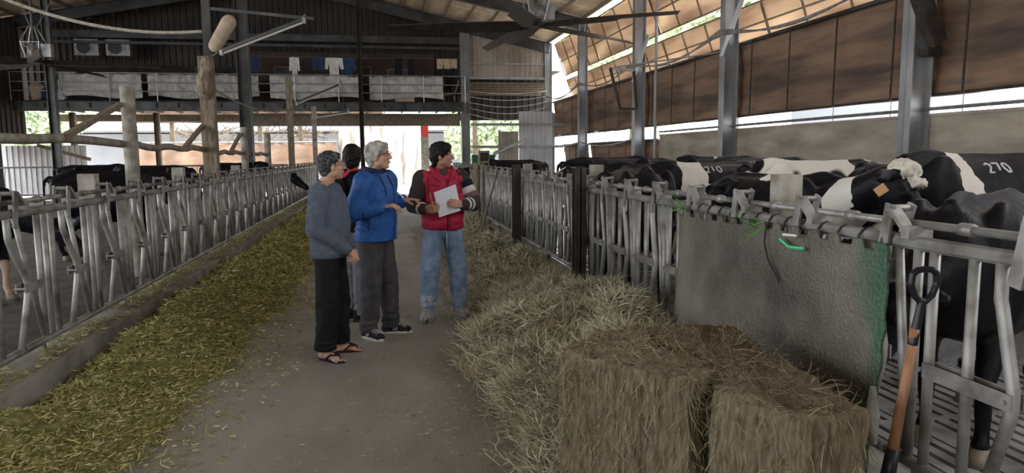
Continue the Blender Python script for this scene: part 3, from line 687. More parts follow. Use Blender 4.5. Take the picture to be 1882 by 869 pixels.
pl = headlock_panel(.8, 4, dict(straight=(.40, .54, .67), bent=(-.1, .15, -.04), diag=(0, .38), brk=(.03, .34)), 'grey steel headlock fence panel on the left curb, nearest the camera', M['galvdirty'])
pl.location = (-2.4, 1.94, 0)
for k in range(1, 8): dup(pl, (-2.4, 1.94+3.2*k, 0), 0, 'grey steel headlock fence panel on the left curb, '+ORD[k], group='headlock panels on the left curb')
pl['group'] = 'headlock panels on the left curb'
BR = .655
pr = headlock_panel(BR, 4, dict(straight=(.18, .31, .60), bent=(.78, .90, .74), diag=(.0, .16), brk=(.31, .93), zt=1.23), 'grey steel headlock fence panel on the right curb, nearest the camera', M['galvdirty'])
yR0 = 2.604+BR*0; pr['group'] = 'headlock panels on the right curb'
pr.location = (2.12, yR0, 0); pr.rotation_euler = (0, 0, PI)
for k in range(1, 8): dup(pr, (2.12, yR0+4*BR*k, 0), PI, 'grey steel headlock fence panel on the right curb, '+ORD[k], group='headlock panels on the right curb')
for (y, x, w_, z1, mt, lab) in ((7.09, 2.0, .12, 1.46, 'darksteel', 'dark rusty steel post in front of the right fence, nearer one'), (10.6, 2.0, .12, 1.45, 'darksteel', 'dark rusty steel post in front of the right fence, farther one')):
    t = thing('fence_post', lab, 'post', (x, y, 0)); b = MB(); b.ibeam((x, y, 0), (x, y, z1), w_, w_, (0, 1, 0), .012); b.build('post', M[mt], t); b = MB(); b.box((x, y, .01), (.18, .18, .02)); b.build('base_plate', M[mt], t)
for (y, z1, lab) in ((3.82, 1.47, 'grey concrete post standing behind the hanging rubber sheet'), (7.6, 1.48, 'grey concrete post behind the dark rusty fence post'), (11.4, 1.45, 'grey concrete post near the farthest right cow')):
    b = MB(); b.box((2.34, y, z1/2), (.13, .13, z1)); tag(b.build('concrete_post', M['pole']), lab, 'post')
for (y, h, lab) in ((9.9, 1.47, 'grey square post at the left fence beside the standing black cow'), (13.6, 1.45, 'grey square post at the left fence, middle of three'), (7.0, 1.46, 'grey square post at the left fence, nearest the camera')):
    b = MB(); b.box((-2.62, y, h/2), (.14, .12, h)); tag(b.build('square_post', M['pole']), lab, 'post')
b = MB(); b.tube([(1.98, 12.3, 1.3), (1.8, 13.3, .1)], .02, 6); tag(b.build('leaning_bar', M['galvdirty']), 'thin bar leaning on the far part of the right fence', 'bar')
for k, (x, y) in enumerate(((2.05, 15.6), (2.05, 15.95), (2.06, 14.7))):
    b = MB(); b.beam((x, y, 0), (x+.01, y, 1.42), .05, .24 if k < 2 else .1, (0, 1, 0)); b.v = [v+V((0, 0, .01*noise.noise(v*4))) for v in b.v]
    tag(b.build('wooden_plank', M['wood']), ['broad weathered plank upright beside the man in red', 'second weathered plank beside the broad one', 'narrow dark plank at the right fence'][k], 'plank')
# rubber sheet hung on the right fence
mr, t_, b_ = nodes('dirty_rubber_sheet'); b_.inputs['Roughness'].default_value = .6
n1 = noise_tex(t_, 1.7, 7); r1 = ramp(t_, n1.outputs[0], [(.32, (.045, .04, .032)), (.5, (.11, .1, .084)), (.66, (.175, .16, .138))])
n2 = noise_tex(t_, 2.3, 5, stretch=(1, 1, .5)); tc_ = t_.nodes.new('ShaderNodeTexCoord'); sp_ = t_.nodes.new('ShaderNodeSeparateXYZ'); t_.links.new(tc_.outputs['Object'], sp_.inputs[0])
mr_ = t_.nodes.new('ShaderNodeMapRange'); mr_.inputs[1].default_value = -.35; mr_.inputs[2].default_value = -1.05; mr_.inputs[3].default_value = -.3; mr_.inputs[4].default_value = .1
t_.links.new(sp_.outputs[1], mr_.inputs[0]); ad = t_.nodes.new('ShaderNodeMath'); ad.operation = 'ADD'; t_.links.new(n2.outputs[0], ad.inputs[0]); t_.links.new(mr_.outputs[0], ad.inputs[1])
r2 = ramp(t_, ad.outputs[0], [(.46, (0, 0, 0)), (.66, (.9, .9, .9))]); mc = t_.nodes.new('ShaderNodeMix'); mc.data_type = 'RGBA'; mc.inputs[7].default_value = (.02, .085, .045, 1)
t_.links.new(r2.outputs[0], mc.inputs[0]); t_.links.new(r1.outputs[0], mc.inputs[6]); t_.links.new(mc.outputs[2], b_.inputs['Base Color'])
bk = t_.nodes.new('ShaderNodeTexVoronoi'); bk.inputs['Scale'].default_value = 55; t_.links.new(tc_.outputs['Object'], bk.inputs[0]); bump(t_, b_, bk.outputs[0], .35)
t = thing('rubber_sheet', 'large dirty grey-green rubber sheet hung on the near right fence above the hay bales', 'rubber sheet', (2.06, 3.6, .1))
b = MB()
YA, YB = 2.57, 4.66
def shf(u, v):
    y = YA+(YB-YA)*u
    if u < .03: y += .018*noise.noise(V((0, v*14, 1)))+.01*noise.noise(V((0, v*50, 1)))
    z = .14+(1.2-.14)*v
    if v > .95: z += .018*(1 if math.sin(u*2*PI*13) > .2 else -1)
    return (2.045-.07*(1-v)**2+.012*noise.noise(V((u*3, v*2, 0)))*(1-v), y, z+.01*math.sin(u*5))
solid_sheet(b, shf, 150, 50, (.012, 0, 0)); b.build('sheet', mr, t, True)
for k in range(14):
    y = YA+.08+k*(YB-YA-.15)/13; b = MB(); pts = [(2.12+.05*math.cos(a), y, 1.2+.062*math.sin(a)) for a in [q*2*PI/12 for q in range(13)]]; b.tube(pts, .006, 5); b.build('wire_tie', M['darksteel'], t)
MG = mat('green_twine', (.08, .5, .22), None, rough=.5)
b = MB(); b.tube([(2.02, 3.12, 1.13), (2.0, 3.22, 1.125), (2.01, 3.32, 1.155)], .009, 5); tag(b.build('twine_scrap', MG), 'bright green scrap of twine caught on the rubber sheet', 'twine')
b = MB(); b.tube([(2.0, 3.16, 1.19), (1.99, 3.26, 1.185)], .007, 5); tag(b.build('twine_scrap', M['white']), 'whitish scrap of twine above the green one on the rubber sheet', 'twine')
b = MB(); b.tube([(2.035, 3.5, 1.21), (2.02, 3.49, 1.12), (2.02, 3.45, 1.03), (2.022, 3.34, .93)], .006, 5); tag(b.build('loose_cord', M['darksteel']), 'thin dark cord dangling over the rubber sheet', 'cord')
mgr = fibre('fresh_green_grass', [(0, (.04, .16, .03)), (1, (.12, .3, .07))])
b = MB(); random.seed(5)
for k in range(12): strand(b, V((2.03, 3.5+random.uniform(0, .12), 1.2+random.uniform(-.02, .03))), V((-.25, random.uniform(.1, 1), random.uniform(-.6, .25))), random.uniform(.1, .3), .004, .35)
for k in range(14): strand(b, V((2.03, 4.5+random.uniform(0, .12), 1.22)), V((-.25, random.uniform(-1, 1), random.uniform(-.6, .5))), random.uniform(.08, .2), .005, .35)
tag(b.build('grass_wisp', mgr, nofix=1), 'green grass blades snagged at the top of the rubber sheet', 'grass', kind='stuff')
# shovel
t = thing('shovel', 'shovel with black D-shaped grip and wooden shaft leaning on the near right fence', 'shovel', (1.93, 2.32, 0))
ax = V((0, .012, -1)); 
g0 = V((2.0, 2.33, 1.0)); g1 = V((1.95, 2.335, .62)); 
b = MB(); b.chain([(2.01, 2.33, 1.03), g0+(g1-g0)*.35], [.014, .02]); D = []
c0 = V((2.02, 2.325, 1.02))
for (dy, dz) in ((0, 0), (.045, .035), (.066, .085), (.06, .13), (.035, .145), (0, .148), (-.035, .145), (-.06, .13), (-.066, .085), (-.045, .035), (0, 0)): D.append(c0+V((dy*.85, .01, dz*.9)))
b.chain(D, [.013]*len(D)); link('grip', blob(b, .005, 2), M['black'], t, True)
b = MB(); b.tube([g0+(g1-g0)*.2, g1, g1+(g1-g0)*.5], [.018, .019, .021], 12); b.build('shaft', mat('varnished_ash', (.24, .11, .055), (.38, .2, .11), 12, .45, stretch=(6, 6, .6)), t, True)
e0 = g1+(g1-g0)*.45; b = MB(); b.tube([e0, e0+(g1-g0)*.45], [.024, .03], 12); b.build('socket', M['black'], t, True)
e1 = e0+(g1-g0)*.42; dd = (g1-g0).normalized(); b = MB()
solid_sheet(b, lambda u, v: e1+dd*(.28*v)+V((.05*(u-.5)**2*4-.03, (u-.5)*.2*(1-.5*max(0, v-.7)/.3), 0)), 12, 8, (.004, 0, 0)); b.build('blade', M['darksteel'], t, True)
b = MB(); b.tube([(2.0, 2.56, .62), (1.995, 2.55, .5), (2.0, 2.53, .38)], [.012, .03, .008], 8); tag(b.build('plastic_strip', M['tarp']), 'pale torn plastic strip between the rubber sheet and the shovel', 'scrap')
# ================================================================== CEILING FANS
def big_fan(x, y, z, a0, lab, L=3.25, tilt=0):
    t = thing('ceiling_fan', lab, 'ceiling fan', (x, y, z))
    top = roofz(x)-.15
    b = MB(); b.tube([(0, 0, -.06), (0, 0, .04)], .22, 16); b.tube([(0, 0, .04), (0, 0, .12)], .13, 14); b.build('hub', M['darksteel'], t, local=True)
    b = MB(); b.tube([(0, 0, .1), (0, 0, .42)], [.2, .17], 16); b.build('motor', M['galvdirty'], t, True, local=True)
    b = MB(); b.box((.28, .1, .3), (.3, .22, .36)); b.build('control_box', M['column'], t, local=True)
    b = MB()
    for k in range(4):
        a = PI/4+k*PI/2; c_, s_ = math.cos(a), math.sin(a)
        b.tube([(.22*c_, .22*s_, .08), (.34*c_, .34*s_, .5), (.1*c_, .1*s_, .95)], .018, 6)
        a2 = a+PI/2; b.tube([(.34*c_, .34*s_, .5), (.34*math.cos(a2), .34*math.sin(a2), .5)], .015, 6); b.tube([(.34*c_, .34*s_, .5), (.2*math.cos(a2), .2*math.sin(a2), .1)], .012, 6)
    b.build('cage', M['galv'], t, local=True)
    b = MB(); b.tube([(0, 0, .4), (0, 0, top-z)], .04, 10); b.build('down_rod', M['girder'], t, local=True)
    for k in range(5):
        a = math.radians(a0+72*k); R = Matrix.Rotation(a, 3, 'Z'); b = MB(); pts = []
        prof = [(.15, .07), (.5, .12), (L*.62, .15), (L*.63, .09), (L, .07)]
        vs = []
        for (r, hw) in prof:
            pass
        ring = []
        for (r, w0, w1) in ((.12, -.1, .1), (.55, -.21, .14), (L*.6, -.2, .13), (L*.63, -.08, .12), (L, -.07, .1)):
            tw = math.radians(30)
            q = []
            for (yy, zz) in ((w0, .0), (w1, .0), (w1, .018), (w0, .018)):
                p = V((r, yy*math.cos(tw), -yy*math.sin(tw)*-1+zz-.03-.012*r*r*.6)); q.append(R @ p)
            ring.append(q)
        b.loft(ring); b.build('blade', M['darksteel'], t, local=True)
    for k in range(3):
        a = 2*PI*k/3+.4; b = MB(); b.tube([(.1*math.cos(a), .1*math.sin(a), .95), (1.3*math.cos(a), 1.3*math.sin(a), roofz(x+1.3*math.cos(a))-z-.12)], .008, 5); b.build('guy_wire', M['galv'], t, local=True)
    return t
big_fan(3.5, 16, 4.5, -42, 'big dark five-bladed ceiling fan at top centre right', 3.3)
big_fan(-9.6, 22.6, 4.35, 5, 'big dark ceiling fan in the upper left, in front of the gallery', 3.2)
# ================================================================== FEED AND HAY
def feed_edge(y): return -1.12-.28*max(0, min(1, (8-y)/4))+.2*noise.noise(V((y*.8, 3, 0)))+.1*noise.noise(V((y*2.6, 1, 0)))-.35*max(0, min(1, (y-12)/8))
def feed_h(x, y):
    e = feed_edge(y); w_ = max(0, min(1, (e-x)/.62)); base = w_**.8*(.21+.09*noise.noise(V((y*.9, x, 2))))
    back = max(0, min(1, (x+2.17)/.22)); base *= .45+.55*back
    return max(-.01, base+.12*w_*noise.fractal(V((x*4, y*2.6, 0)), 1, 2, 4)+.008*w_*noise.noise(V((x*28, y*28, 3))))
b = MB()
def fy(v): return 1.2+25*v**1.7
plane_grid(b, lambda u, v: (-2.2+u*(1.15+0), fy(v), feed_h(-2.2+u*1.15, fy(v))-.012), 60, 420)
random.seed(11); b.cur = 1
for k in range(60000):
    y = 1.6+24*random.random()**2.2; e = feed_edge(y); u = random.random(); x = -2.19+(e+.06+2.19)*u**.85
    if random.random() < .1: x = e+abs(random.gauss(0, .28))
    h = max(0, feed_h(x, y)); p = V((x, y, h+random.uniform(0, .012)))
    strand(b, p, V((random.gauss(0, 1), random.gauss(0, 1), random.uniform(-.1, .55))), random.uniform(.018, .055)*(1+y*.03), .0027+.0009*y, .22)
me = b.mesh('silage'); o = link('silage_heap', me, [M['silage_base'], M['silage']]); tag(o, 'long heap of chopped olive-green silage along the left curb', 'animal feed', kind='stuff')
# loose chaff on the alley floor
b = MB(); random.seed(21)
for k in range(3600):
    y = 2.6+9*random.random()**1.5; x = random.uniform(-1.3, 1.4)
    if random.random() < .45: x = random.gauss(.55, .35); y = random.gauss(4.4, 1.1)
    if y < 2 or x > 2 or x < -1.6: continue
    strand(b, V((x, y, .004)), V((random.gauss(0, 1), random.gauss(0, 1), .02)), random.uniform(.015, .05), .0035, .15)
tag(b.build('scattered_straw', M['hay'], nofix=1), 'loose bits of straw scattered on the concrete alley', 'straw', kind='stuff')
# loose hay pile along the right curb
MO = [(1.25, 5.2, .75, .62, .42), (1.05, 4.6, .42, .4, .26), (1.75, 4.9, .45, .6, .52), (1.45, 6.3, .6, .6, .38), (1.85, 5.9, .45, .6, .46), (1.25, 7.5, .5, .55, .3), (1.7, 7.4, .4, .8, .3), (1.15, 8.8, .3, .6, .22), (1.7, 9.0, .4, .8, .3), (1.3, 10.3, .35, .7, .24), (1.7, 10.8, .35, .8, .3), (1.5, 12.2, .35, .8, .28), (1.65, 13.6, .35, .8, .3), (1.7, 15, .3, .9, .26), (.88, 3.3, .22, .5, .2), (1.0, 4.1, .34, .42, .24), (1.5, 4.1, .6, .5, .5)]
def hay_h(x, y):
    h = 0
    for (cx, cy, rx, ry, hh) in MO:
        d = ((x-cx)/rx)**2+((y-cy)/ry)**2
        if d < 1: h = max(h, hh*(1-d)**.6)
    if h > 0: h += min(1, h*6)*(.12*noise.fractal(V((x*3.4, y*3.4, 5)), 1, 2, 4)+.04*noise.noise(V((x*11, y*11, 0))))
    return h
b = MB(); 
def hy(v): return 2.75+13.8*v**1.5
plane_grid(b, lambda u, v: (.45+u*1.58, hy(v), max(-.02, hay_h(.45+u*1.58, hy(v))-.012)), 70, 260)
random.seed(31); b.cur = 1; cnt = 0
while cnt < 60000:
    y = 2.8+12.8*random.random()**2; x = random.uniform(.4, 2.04); h = hay_h(x, y)
    if h <= .01 and random.random() > .05: continue
    if h <= .01 and (x < .3+.1*y*0+ .25): continue
    cnt += 1; clump = V((noise.noise(V((x*3, y*3, 0))), noise.noise(V((x*3, y*3, 9))), .15+.3*noise.noise(V((x*4, y*4, 4)))))*1.6
    strand(b, V((x, y, max(.004, h-.01))), V((random.gauss(0, .8), random.gauss(0, .8), random.uniform(-.2, .6)))+clump, random.uniform(.05, .2), .0028+.0006*y, .4)
me = b.mesh('hay'); o = link('hay_heap', me, [M['hay_base'], M['hay_pale']]); tag(o, 'tumbled heap of loose pale hay along the right fence', 'hay', kind='stuff')
# bales
def bale(poly, z0, z1, lab, seed, top=.45, drop=0):
    random.seed(seed); b = MB(); n = len(poly)
    cx = sum(p[0] for p in poly)/n; cy = sum(p[1] for p in poly)/n
    vs = [(p[0], p[1], z0) for p in poly]+[(p[0], p[1], z1) for p in poly]
    b.add(vs, [tuple(range(n)), tuple(range(2*n-1, n-1, -1))]+[(i, (i+1) % n, n+(i+1) % n, n+i) for i in range(n)])
    def dsp(p): return .03*noise.fractal(V((p.x*6+seed, p.y*6, p.z*1.2)), 1, 2, 4)+.012*noise.noise(V((p.x*45, p.y*45, p.z*5)))+.01*noise.noise(V((p.x*20, p.y*20, p.z*20)))
    me = blob(b, .014, 2, dsp)
    t = thing('hay_bale', lab, 'hay bale', (cx, cy, z0)); link('pressed_hay', me, M['bale'], t, True)
    bv = BVHTree.FromPolygons([v.co.copy() for v in me.vertices], [p.vertices[:] for p in me.polygons])
    mb = MB(); ps = list(me.polygons); loc = PM[t.name]
    for k in range(9000):
        p = random.choice(ps); c = p.center; nn = p.normal
        if c.z < .02-z0 : continue
        dirv = V((random.gauss(0, 1), random.gauss(0, 1), random.gauss(0, .35))) if nn.z > .6 else V((random.gauss(0, .45), random.gauss(0, .45), -1+random.gauss(0, .6)))
        dirv = dirv+nn*random.uniform(-.1, .35); strand(mb, loc @ (c-nn*.004), dirv, random.uniform(.03, .13), .0024, .35)
    s_ = mb.build('loose_strands', M['hay_brown'], t, nofix=1); s_['kind'] = 'stuff'
    return t
bale([(.745, 3.0), (1.13, 2.44), (1.30, 2.6), (1.22, 3.3), (1.0, 3.25)], .0, .74, 'near hay bale with upright pressed flakes, left of the two beside the rubber sheet', 2)
bale([(1.2, 2.4), (1.34, 2.03), (1.6, 2.08), (1.72, 3.3), (1.25, 3.42), (1.3, 2.7)], .0, .72, 'wide flat-topped hay bale against the rubber sheet, right of the pair', 6)
bale([(.78, 3.3), (.98, 3.15), (1.2, 3.75), (.98, 3.85)], .0, .34, 'small broken hay flake at the foot of the upright bale', 9)
# ================================================================== COWS
def coat(name, thr, seed, whites=(), blacks=(), tint=(.72, .70, .66), dark=(.006, .006, .009)):
    m, t, b = nodes(name); b.inputs['Roughness'].default_value = .45; b.inputs['Specular IOR Level'].default_value = .16
    tc = t.nodes.new('ShaderNodeTexCoord'); mp = t.nodes.new('ShaderNodeMapping'); mp.inputs['Location'].default_value = (seed*3.1, seed*1.7, seed)
    t.links.new(tc.outputs['Object'], mp.inputs[0]); n = t.nodes.new('ShaderNodeTexNoise'); n.inputs['Scale'].default_value = 1.5; n.inputs['Detail'].default_value = 2; n.inputs['Roughness'].default_value = .45
    t.links.new(mp.outputs[0], n.inputs['Vector'])
    def gt(src, th, inv=False):
        q = t.nodes.new('ShaderNodeMapRange'); q.inputs[1].default_value = th-.012; q.inputs[2].default_value = th+.012
        if inv: q.inputs[3].default_value = 1; q.inputs[4].default_value = 0
        t.links.new(src, q.inputs[0]); return q.outputs[0]
    cur = gt(n.outputs[0], thr)
    n2 = t.nodes.new('ShaderNodeTexNoise'); n2.inputs['Scale'].default_value = 6; t.links.new(tc.outputs['Object'], n2.inputs['Vector'])
    dv = t.nodes.new('ShaderNodeVectorMath'); dv.operation = 'MULTIPLY_ADD'; t.links.new(n2.outputs['Color'], dv.inputs[0]); dv.inputs[1].default_value = (.14, .14, .14); t.links.new(tc.outputs['Object'], dv.inputs[2])
    def blobmask(c, r):
        s_ = t.nodes.new('ShaderNodeVectorMath'); s_.operation = 'SUBTRACT'; t.links.new(dv.outputs[0], s_.inputs[0]); s_.inputs[1].default_value = (c[0]+.07, c[1]+.07, c[2]+.07)
        d_ = t.nodes.new('ShaderNodeVectorMath'); d_.operation = 'DIVIDE'; t.links.new(s_.outputs[0], d_.inputs[0]); d_.inputs[1].default_value = r if isinstance(r, tuple) else (r, r, r)
        l_ = t.nodes.new('ShaderNodeVectorMath'); l_.operation = 'LENGTH'; t.links.new(d_.outputs[0], l_.inputs[0]); return gt(l_.outputs['Value'], 1.0, True)
    def mm(a, b2, op):
        q = t.nodes.new('ShaderNodeMath'); q.operation = op; t.links.new(a, q.inputs[0]); t.links.new(b2, q.inputs[1]); return q.outputs[0]
    for c, r in whites: cur = mm(cur, blobmask(c, r), 'MAXIMUM')
    for c, r in blacks:
        k = blobmask(c, r); q = t.nodes.new('ShaderNodeMath'); q.operation = 'SUBTRACT'; q.inputs[0].default_value = 1; t.links.new(k, q.inputs[1]); cur = mm(cur, q.outputs[0], 'MINIMUM')
    x = t.nodes.new('ShaderNodeMix'); x.data_type = 'RGBA'; x.inputs[6].default_value = (*dark, 1); x.inputs[7].default_value = (*tint, 1)
    t.links.new(cur, x.inputs[0]); t.links.new(x.outputs[2], b.inputs['Base Color'])
    h = t.nodes.new('ShaderNodeTexNoise'); h.inputs['Scale'].default_value = 60; t.links.new(tc.outputs['Object'], h.inputs['Vector']); bump(t, b, h.outputs[0], .15)
    return m
M['hoof'] = mat('grey_hoof', (.16, .13, .10), (.3, .25, .2), 9, .6)
M['ear_tag'] = mat('orange_ear_tag', (.5, .26, .1), None, rough=.5)
M['chalk'] = mat('white_brand_hair', (.6, .62, .66), None, rough=.8)
def cow(lab, x, y, rz, mt, head=(1.38, 0, 1.12), hyaw=0, hpitch=-35, s=1.0, fat=1.0, tail=True, legs=((.52, 0), (.5, .05), (-.52, 0), (-.56, -.06)), brand=None, eartag=None, group=None, bony=1.0, sock=None, poll=False):
    """head = poll position in cow space (x forward, z up)"""
    t = thing('dairy_cow', lab, 'cow', (x, y, 0), rz, group); b = MB()
    rings = []
    for (px, zc, hh, hw) in ((-.86, 1.18, .1, .09), (-.82, 1.15, .2, .16), (-.72, 1.12, .27, .215), (-.55, 1.08, .325, .265), (-.36, 1.04, .365, .30), (-.1, .995, .405, .34), (.15, .985, .41, .34), (.38, 1.0, .40, .30), (.56, 1.03, .375, .25), (.72, 1.08, .30, .19), (.8, 1.1, .2, .13)):
        R = []
        for k in range(22):
            a = 2*PI*k/22; c_, s_ = math.cos(a), math.sin(a); wid = hw*fat*(1-.22*max(0, s_)**2) ; R.append(V((px, wid*abs(c_)**.9*(1 if c_ > 0 else -1), zc+hh*abs(s_)**(.85)*(1 if s_ > 0 else -1))))
        rings.append(R)
    b.loft(rings)
    b.chain([(-.78, 0, 1.33), (-.5, 0, 1.40), (-.1, 0, 1.385), (.3, 0, 1.39), (.55, 0, 1.41), (.7, 0, 1.38)], [.035, .04, .035, .035, .05, .05])
    for sy in (-1, 1):
        b.cap((-.40, sy*.2*fat, 1.345), (-.42, sy*.25*fat, 1.32), .05*bony, .045*bony)      # hooks
        b.cap((-.74, sy*.1, 1.29), (-.82, sy*.13, 1.26), .045*bony, .04*bony)      # pins
        b.ell((.56, sy*.19, 1.16), (.16, .09, .26)); b.ell((-.56, sy*.17, 1.0), (.22, .13, .3))
        b.cap((-.42, sy*.24, 1.33), (-.76, sy*.12, 1.28), .028, .028)
    b.ell((-.4, 0, .66), (.24, .19, .17))
    if sum(1 for _ in legs):
        for i, (lx, st) in enumerate(legs):
            sy = (-1, 1)[i % 2]
            if i < 2:
                b.chain([(lx, sy*.18, .95), (lx-.02, sy*.17, .74), (lx+st+.02, sy*.16, .43), (lx+st, sy*.16, .16), (lx+st+.03, sy*.16, .09)], [.14, .085, .055, .036, .045]); b.cap((lx+st, sy*.16, .44), (lx+st+.01, sy*.16, .38), .058, .05)
            else:
                b.chain([(lx, sy*.17, 1.0), (lx+.10, sy*.2, .74), (lx-.13+st, sy*.17, .50), (lx-.06+st, sy*.17, .17), (lx-.02+st, sy*.17, .09)], [.2, .11, .052, .036, .046])
    hd = V(head); b.chain([(.58, 0, 1.14), V((.58, 0, 1.14)).lerp(hd, .5)+V((0, 0, -.02)), hd+V((-.05, 0, -.03))], [.25, .165, .12])
    b.chain([(.62, 0, 1.3), V((.6, 0, 1.3)).lerp(hd, .6), hd], [.09, .07, .08])
    HR = Matrix.Rotation(math.radians(hyaw), 3, 'Z') @ Matrix.Rotation(math.radians(-hpitch), 3, 'Y')
    def hp(px, py, pz): return hd+HR @ V((px, py, pz))
    rg = []
    for (px, zc, hh, hw) in ((-.05, -.02, .09, .07), (.0, -.02, .12, .105), (.1, -.035, .125, .115), (.2, -.045, .115, .1), (.32, -.055, .088, .07), (.42, -.06, .075, .066), (.49, -.06, .07, .07), (.53, -.06, .05, .055)):
        R = []
        for k in range(18):
            a = 2*PI*k/18; R.append(hp(px, hw*math.cos(a), zc+hh*math.sin(a)))
        rg.append(R)
    b.loft(rg)
    for sy in (-1, 1):
        b.ell(hp(.13, sy*.1, .02), .035); b.ell(hp(.0, sy*.06, .06), (.05, .05, .05))
        b.ell(hp(-.03, sy*.2, .0), (.05, .115, .03), HR @ Matrix.Rotation(sy*-.35, 3, 'X'))
    if tail: b.chain([(-.84, 0, 1.34), (-.92, 0, 1.28), (-.935, .01, 1.0), (-.925, .02, .72)], [.035, .028, .019, .016])
    me = blob(b, .02, 3, lambda p: .006*noise.fractal(p*3.5, 1, 2, 3)+.008*bony*(1 if .0 < p.x+.3 < .75 and p.z > .7 else 0)*math.sin(p.x*46+p.z*4)*max(0, 1-abs(p.z-1.1)/.3)*(.6 if abs(p.y) > .12 else 0))
    if s != 1: t.scale = (s, s, s); PM[t.name] = PM[t.name] @ Matrix.Scale(s, 4)
    o = link('body', me, mt, t, True, True)
    for i, (lx, st) in enumerate(legs):
        sy = (-1, 1)[i % 2]; fx = lx+st+(.03 if i < 2 else -.02); yy = sy*(.16 if i < 2 else .17)
        b = MB(); b.zloft([(.0, fx+.035, yy, .075, .055), (.05, fx+.02, yy, .06, .05), (.085, fx+.005, yy, .045, .043)], 14); b.build('hoof', M['hoof'], t, True, True)
        if sock and i in sock: b = MB(); b.tube([(fx-.01, yy, .12), (fx-.015, yy, .3)], [.052, .056], 12); b.build('white_sock', M['hornwhite'], t, True, True) if sock[i] else 0; b = MB(); b.tube([(fx-.01, yy, .22), (fx-.01, yy, .27)], [.062, .062], 12); b.build('leg_band', M['black'], t, True, True)
    for sy in (-1, 1):
        b = MB(); b.ell(hp(.135, sy*.113, .025), (.024, .014, .02), HR); b.build('eye', M['black'], t, True, True)
    if tail:
        b = MB(); b.chain([(-.925, .02, .75), (-.93, .02, .6), (-.92, .02, .45)], [.02, .04, .015]); link('tail_switch', blob(b, .015, 1, wob(18, .012)), M['black'], t, True, True)
    if eartag is not None:
        sy = eartag; q = hp(.035, sy*.26, -.06); b = MB(); b.box(q, (.06, .012, .07), HR); b.build('ear_tag', M['ear_tag'], t, local=True)
    if poll:
        b = MB(); b.ell(hp(.0, 0, .09), (.1, .11, .07)); b.ell(hp(.1, 0, .085), (.1, .06, .04)); link('curly_poll', blob(b, .012, 1, lambda p: .02*noise.noise(p*28)+.012*noise.noise(p*60)), M['hornwhite'], t, True, True)
    if brand:
        bv = BVHTree.FromPolygons([v.co.copy() for v in me.vertices], [p.vertices[:] for p in me.polygons])
        txt, bx, bz, side, sc = brand
        GL = {'2': [[(0, .8), (.3, 1), (.6, .8), (.5, .5), (0, 0), (.65, 0)]], '1': [[(.3, 1), (.3, 0)]], '0': [[(.3, 1), (.05, .8), (.0, .4), (.2, 0), (.5, .05), (.65, .5), (.55, .9), (.3, 1)]], '7': [[(0, 1), (.65, 1), (.25, 0)]],
              'V': [[(0, 1), (.3, 0), (.6, 1)]], 'A': [[(0, 0), (.3, 1), (.6, 0)], [(.15, .4), (.45, .4)]], 'C': [[(.6, .9), (.2, 1), (0, .5), (.2, 0), (.6, .1)]], '8': [[(.3, .5), (.05, .75), (.3, 1), (.55, .75), (.3, .5), (.0, .25), (.3, 0), (.6, .25), (.3, .5)]]}
        b = MB(); ok = 0
        for li, line in enumerate(txt.split('/')):
            for ci, ch in enumerate(line):
                for st_ in GL.get(ch, []):
                    pts = []
                    for i in range(len(st_)-1):
                        for q in range(5):
                            f_ = q/5; gx = st_[i][0]*(1-f_)+st_[i+1][0]*f_; gz = st_[i][1]*(1-f_)+st_[i+1][1]*f_
                            lx = bx-side*(ci*.95+gx)*sc*.8; lz = bz+(gz-li*1.3)*sc
                            r_ = bv.ray_cast(V((lx, side*.9, lz+.35)), V((0, -side*.9, -.35)).normalized())
                            if r_[0] is not None: pts.append(r_[0]+r_[1]*.002)
                    if len(pts) > 1: b.tube(pts, .0075, 5); ok = 1
        if ok: b.build('brand_mark', M['chalk'], t, local=True)
    return t
R_ = math.radians
cK = coat('coat_black_white_collar', .80, 4, whites=[((.86, 0, 1.25), (.12, .5, .35)), ((-.05, .0, 1.42), (.07, .3, .06))])
cow('black cow with white neck collar, curly white poll and orange ear tag', 3.2, 5.35, R_(-84), cK, head=(1.17, .0, 1.42), hyaw=40, hpitch=-52, eartag=-1, poll=True, tail=True)
cL = coat('coat_black_near', .86, 2, whites=[((-.6, .0, .42), (.25, .3, .14))])
cow('black bony-hipped cow with its back below the top rail, nearest the camera on the right', 3.34, 3.42, R_(213), cL, head=(1.0, -.15, .95), hyaw=-30, hpitch=-60, s=.96, legs=((.42, -.05), (.4, .12), (-.52, .02), (-.5, -.12)), bony=1.25, sock={2: 0, 3: 1})
cM = coat('coat_black_white_stripe', .9, 7, whites=[((.36, 0, 1.2), (.06, .6, .6))])
cow('tall black cow with a narrow white stripe and the number 270, at the right edge', 4.86, 5.0, R_(180), cM, head=(.88, -.12, 1.27), hyaw=-70, hpitch=-30, s=1.11, brand=('270', .2, 1.2, 1, .09))
cF = coat('coat_black_white_210', .72, 1, whites=[((.30, 0, 1.18), (.19, .5, .45)), ((.95, 0, 1.25), (.14, .3, .3)), ((-.86, 0, 1.25), (.07, .2, .16))])
cow('black and white cow branded 210 with a white shoulder patch, right of centre', 4.15, 8.6, R_(182), cF, head=(1.3, 0, 1.22), hpitch=-30, s=1.04, brand=('210', .12, 1.22, 1, .1), bony=1.3)
cD = coat('coat_plain_black', .95, 3)
cow('plain black cow pressed up to the right fence left of the rubber sheet', 2.56, 7.0, R_(262), cD, head=(1.12, 0, 1.05), hpitch=-60, s=1.02, fat=1.08)
cH = coat('coat_mostly_white', .30, 5, blacks=[((.5, 0, .8), (.3, .5, .3))], tint=(.66, .56, .46))
cow('cream-coloured cow lowering its rounded neck behind the right fence', 4.0, 6.5, R_(184), cH, head=(1.25, 0, 1.15), hpitch=-62, s=.93)
cI = coat('coat_grey_black', .74, 9, dark=(.03, .034, .042))
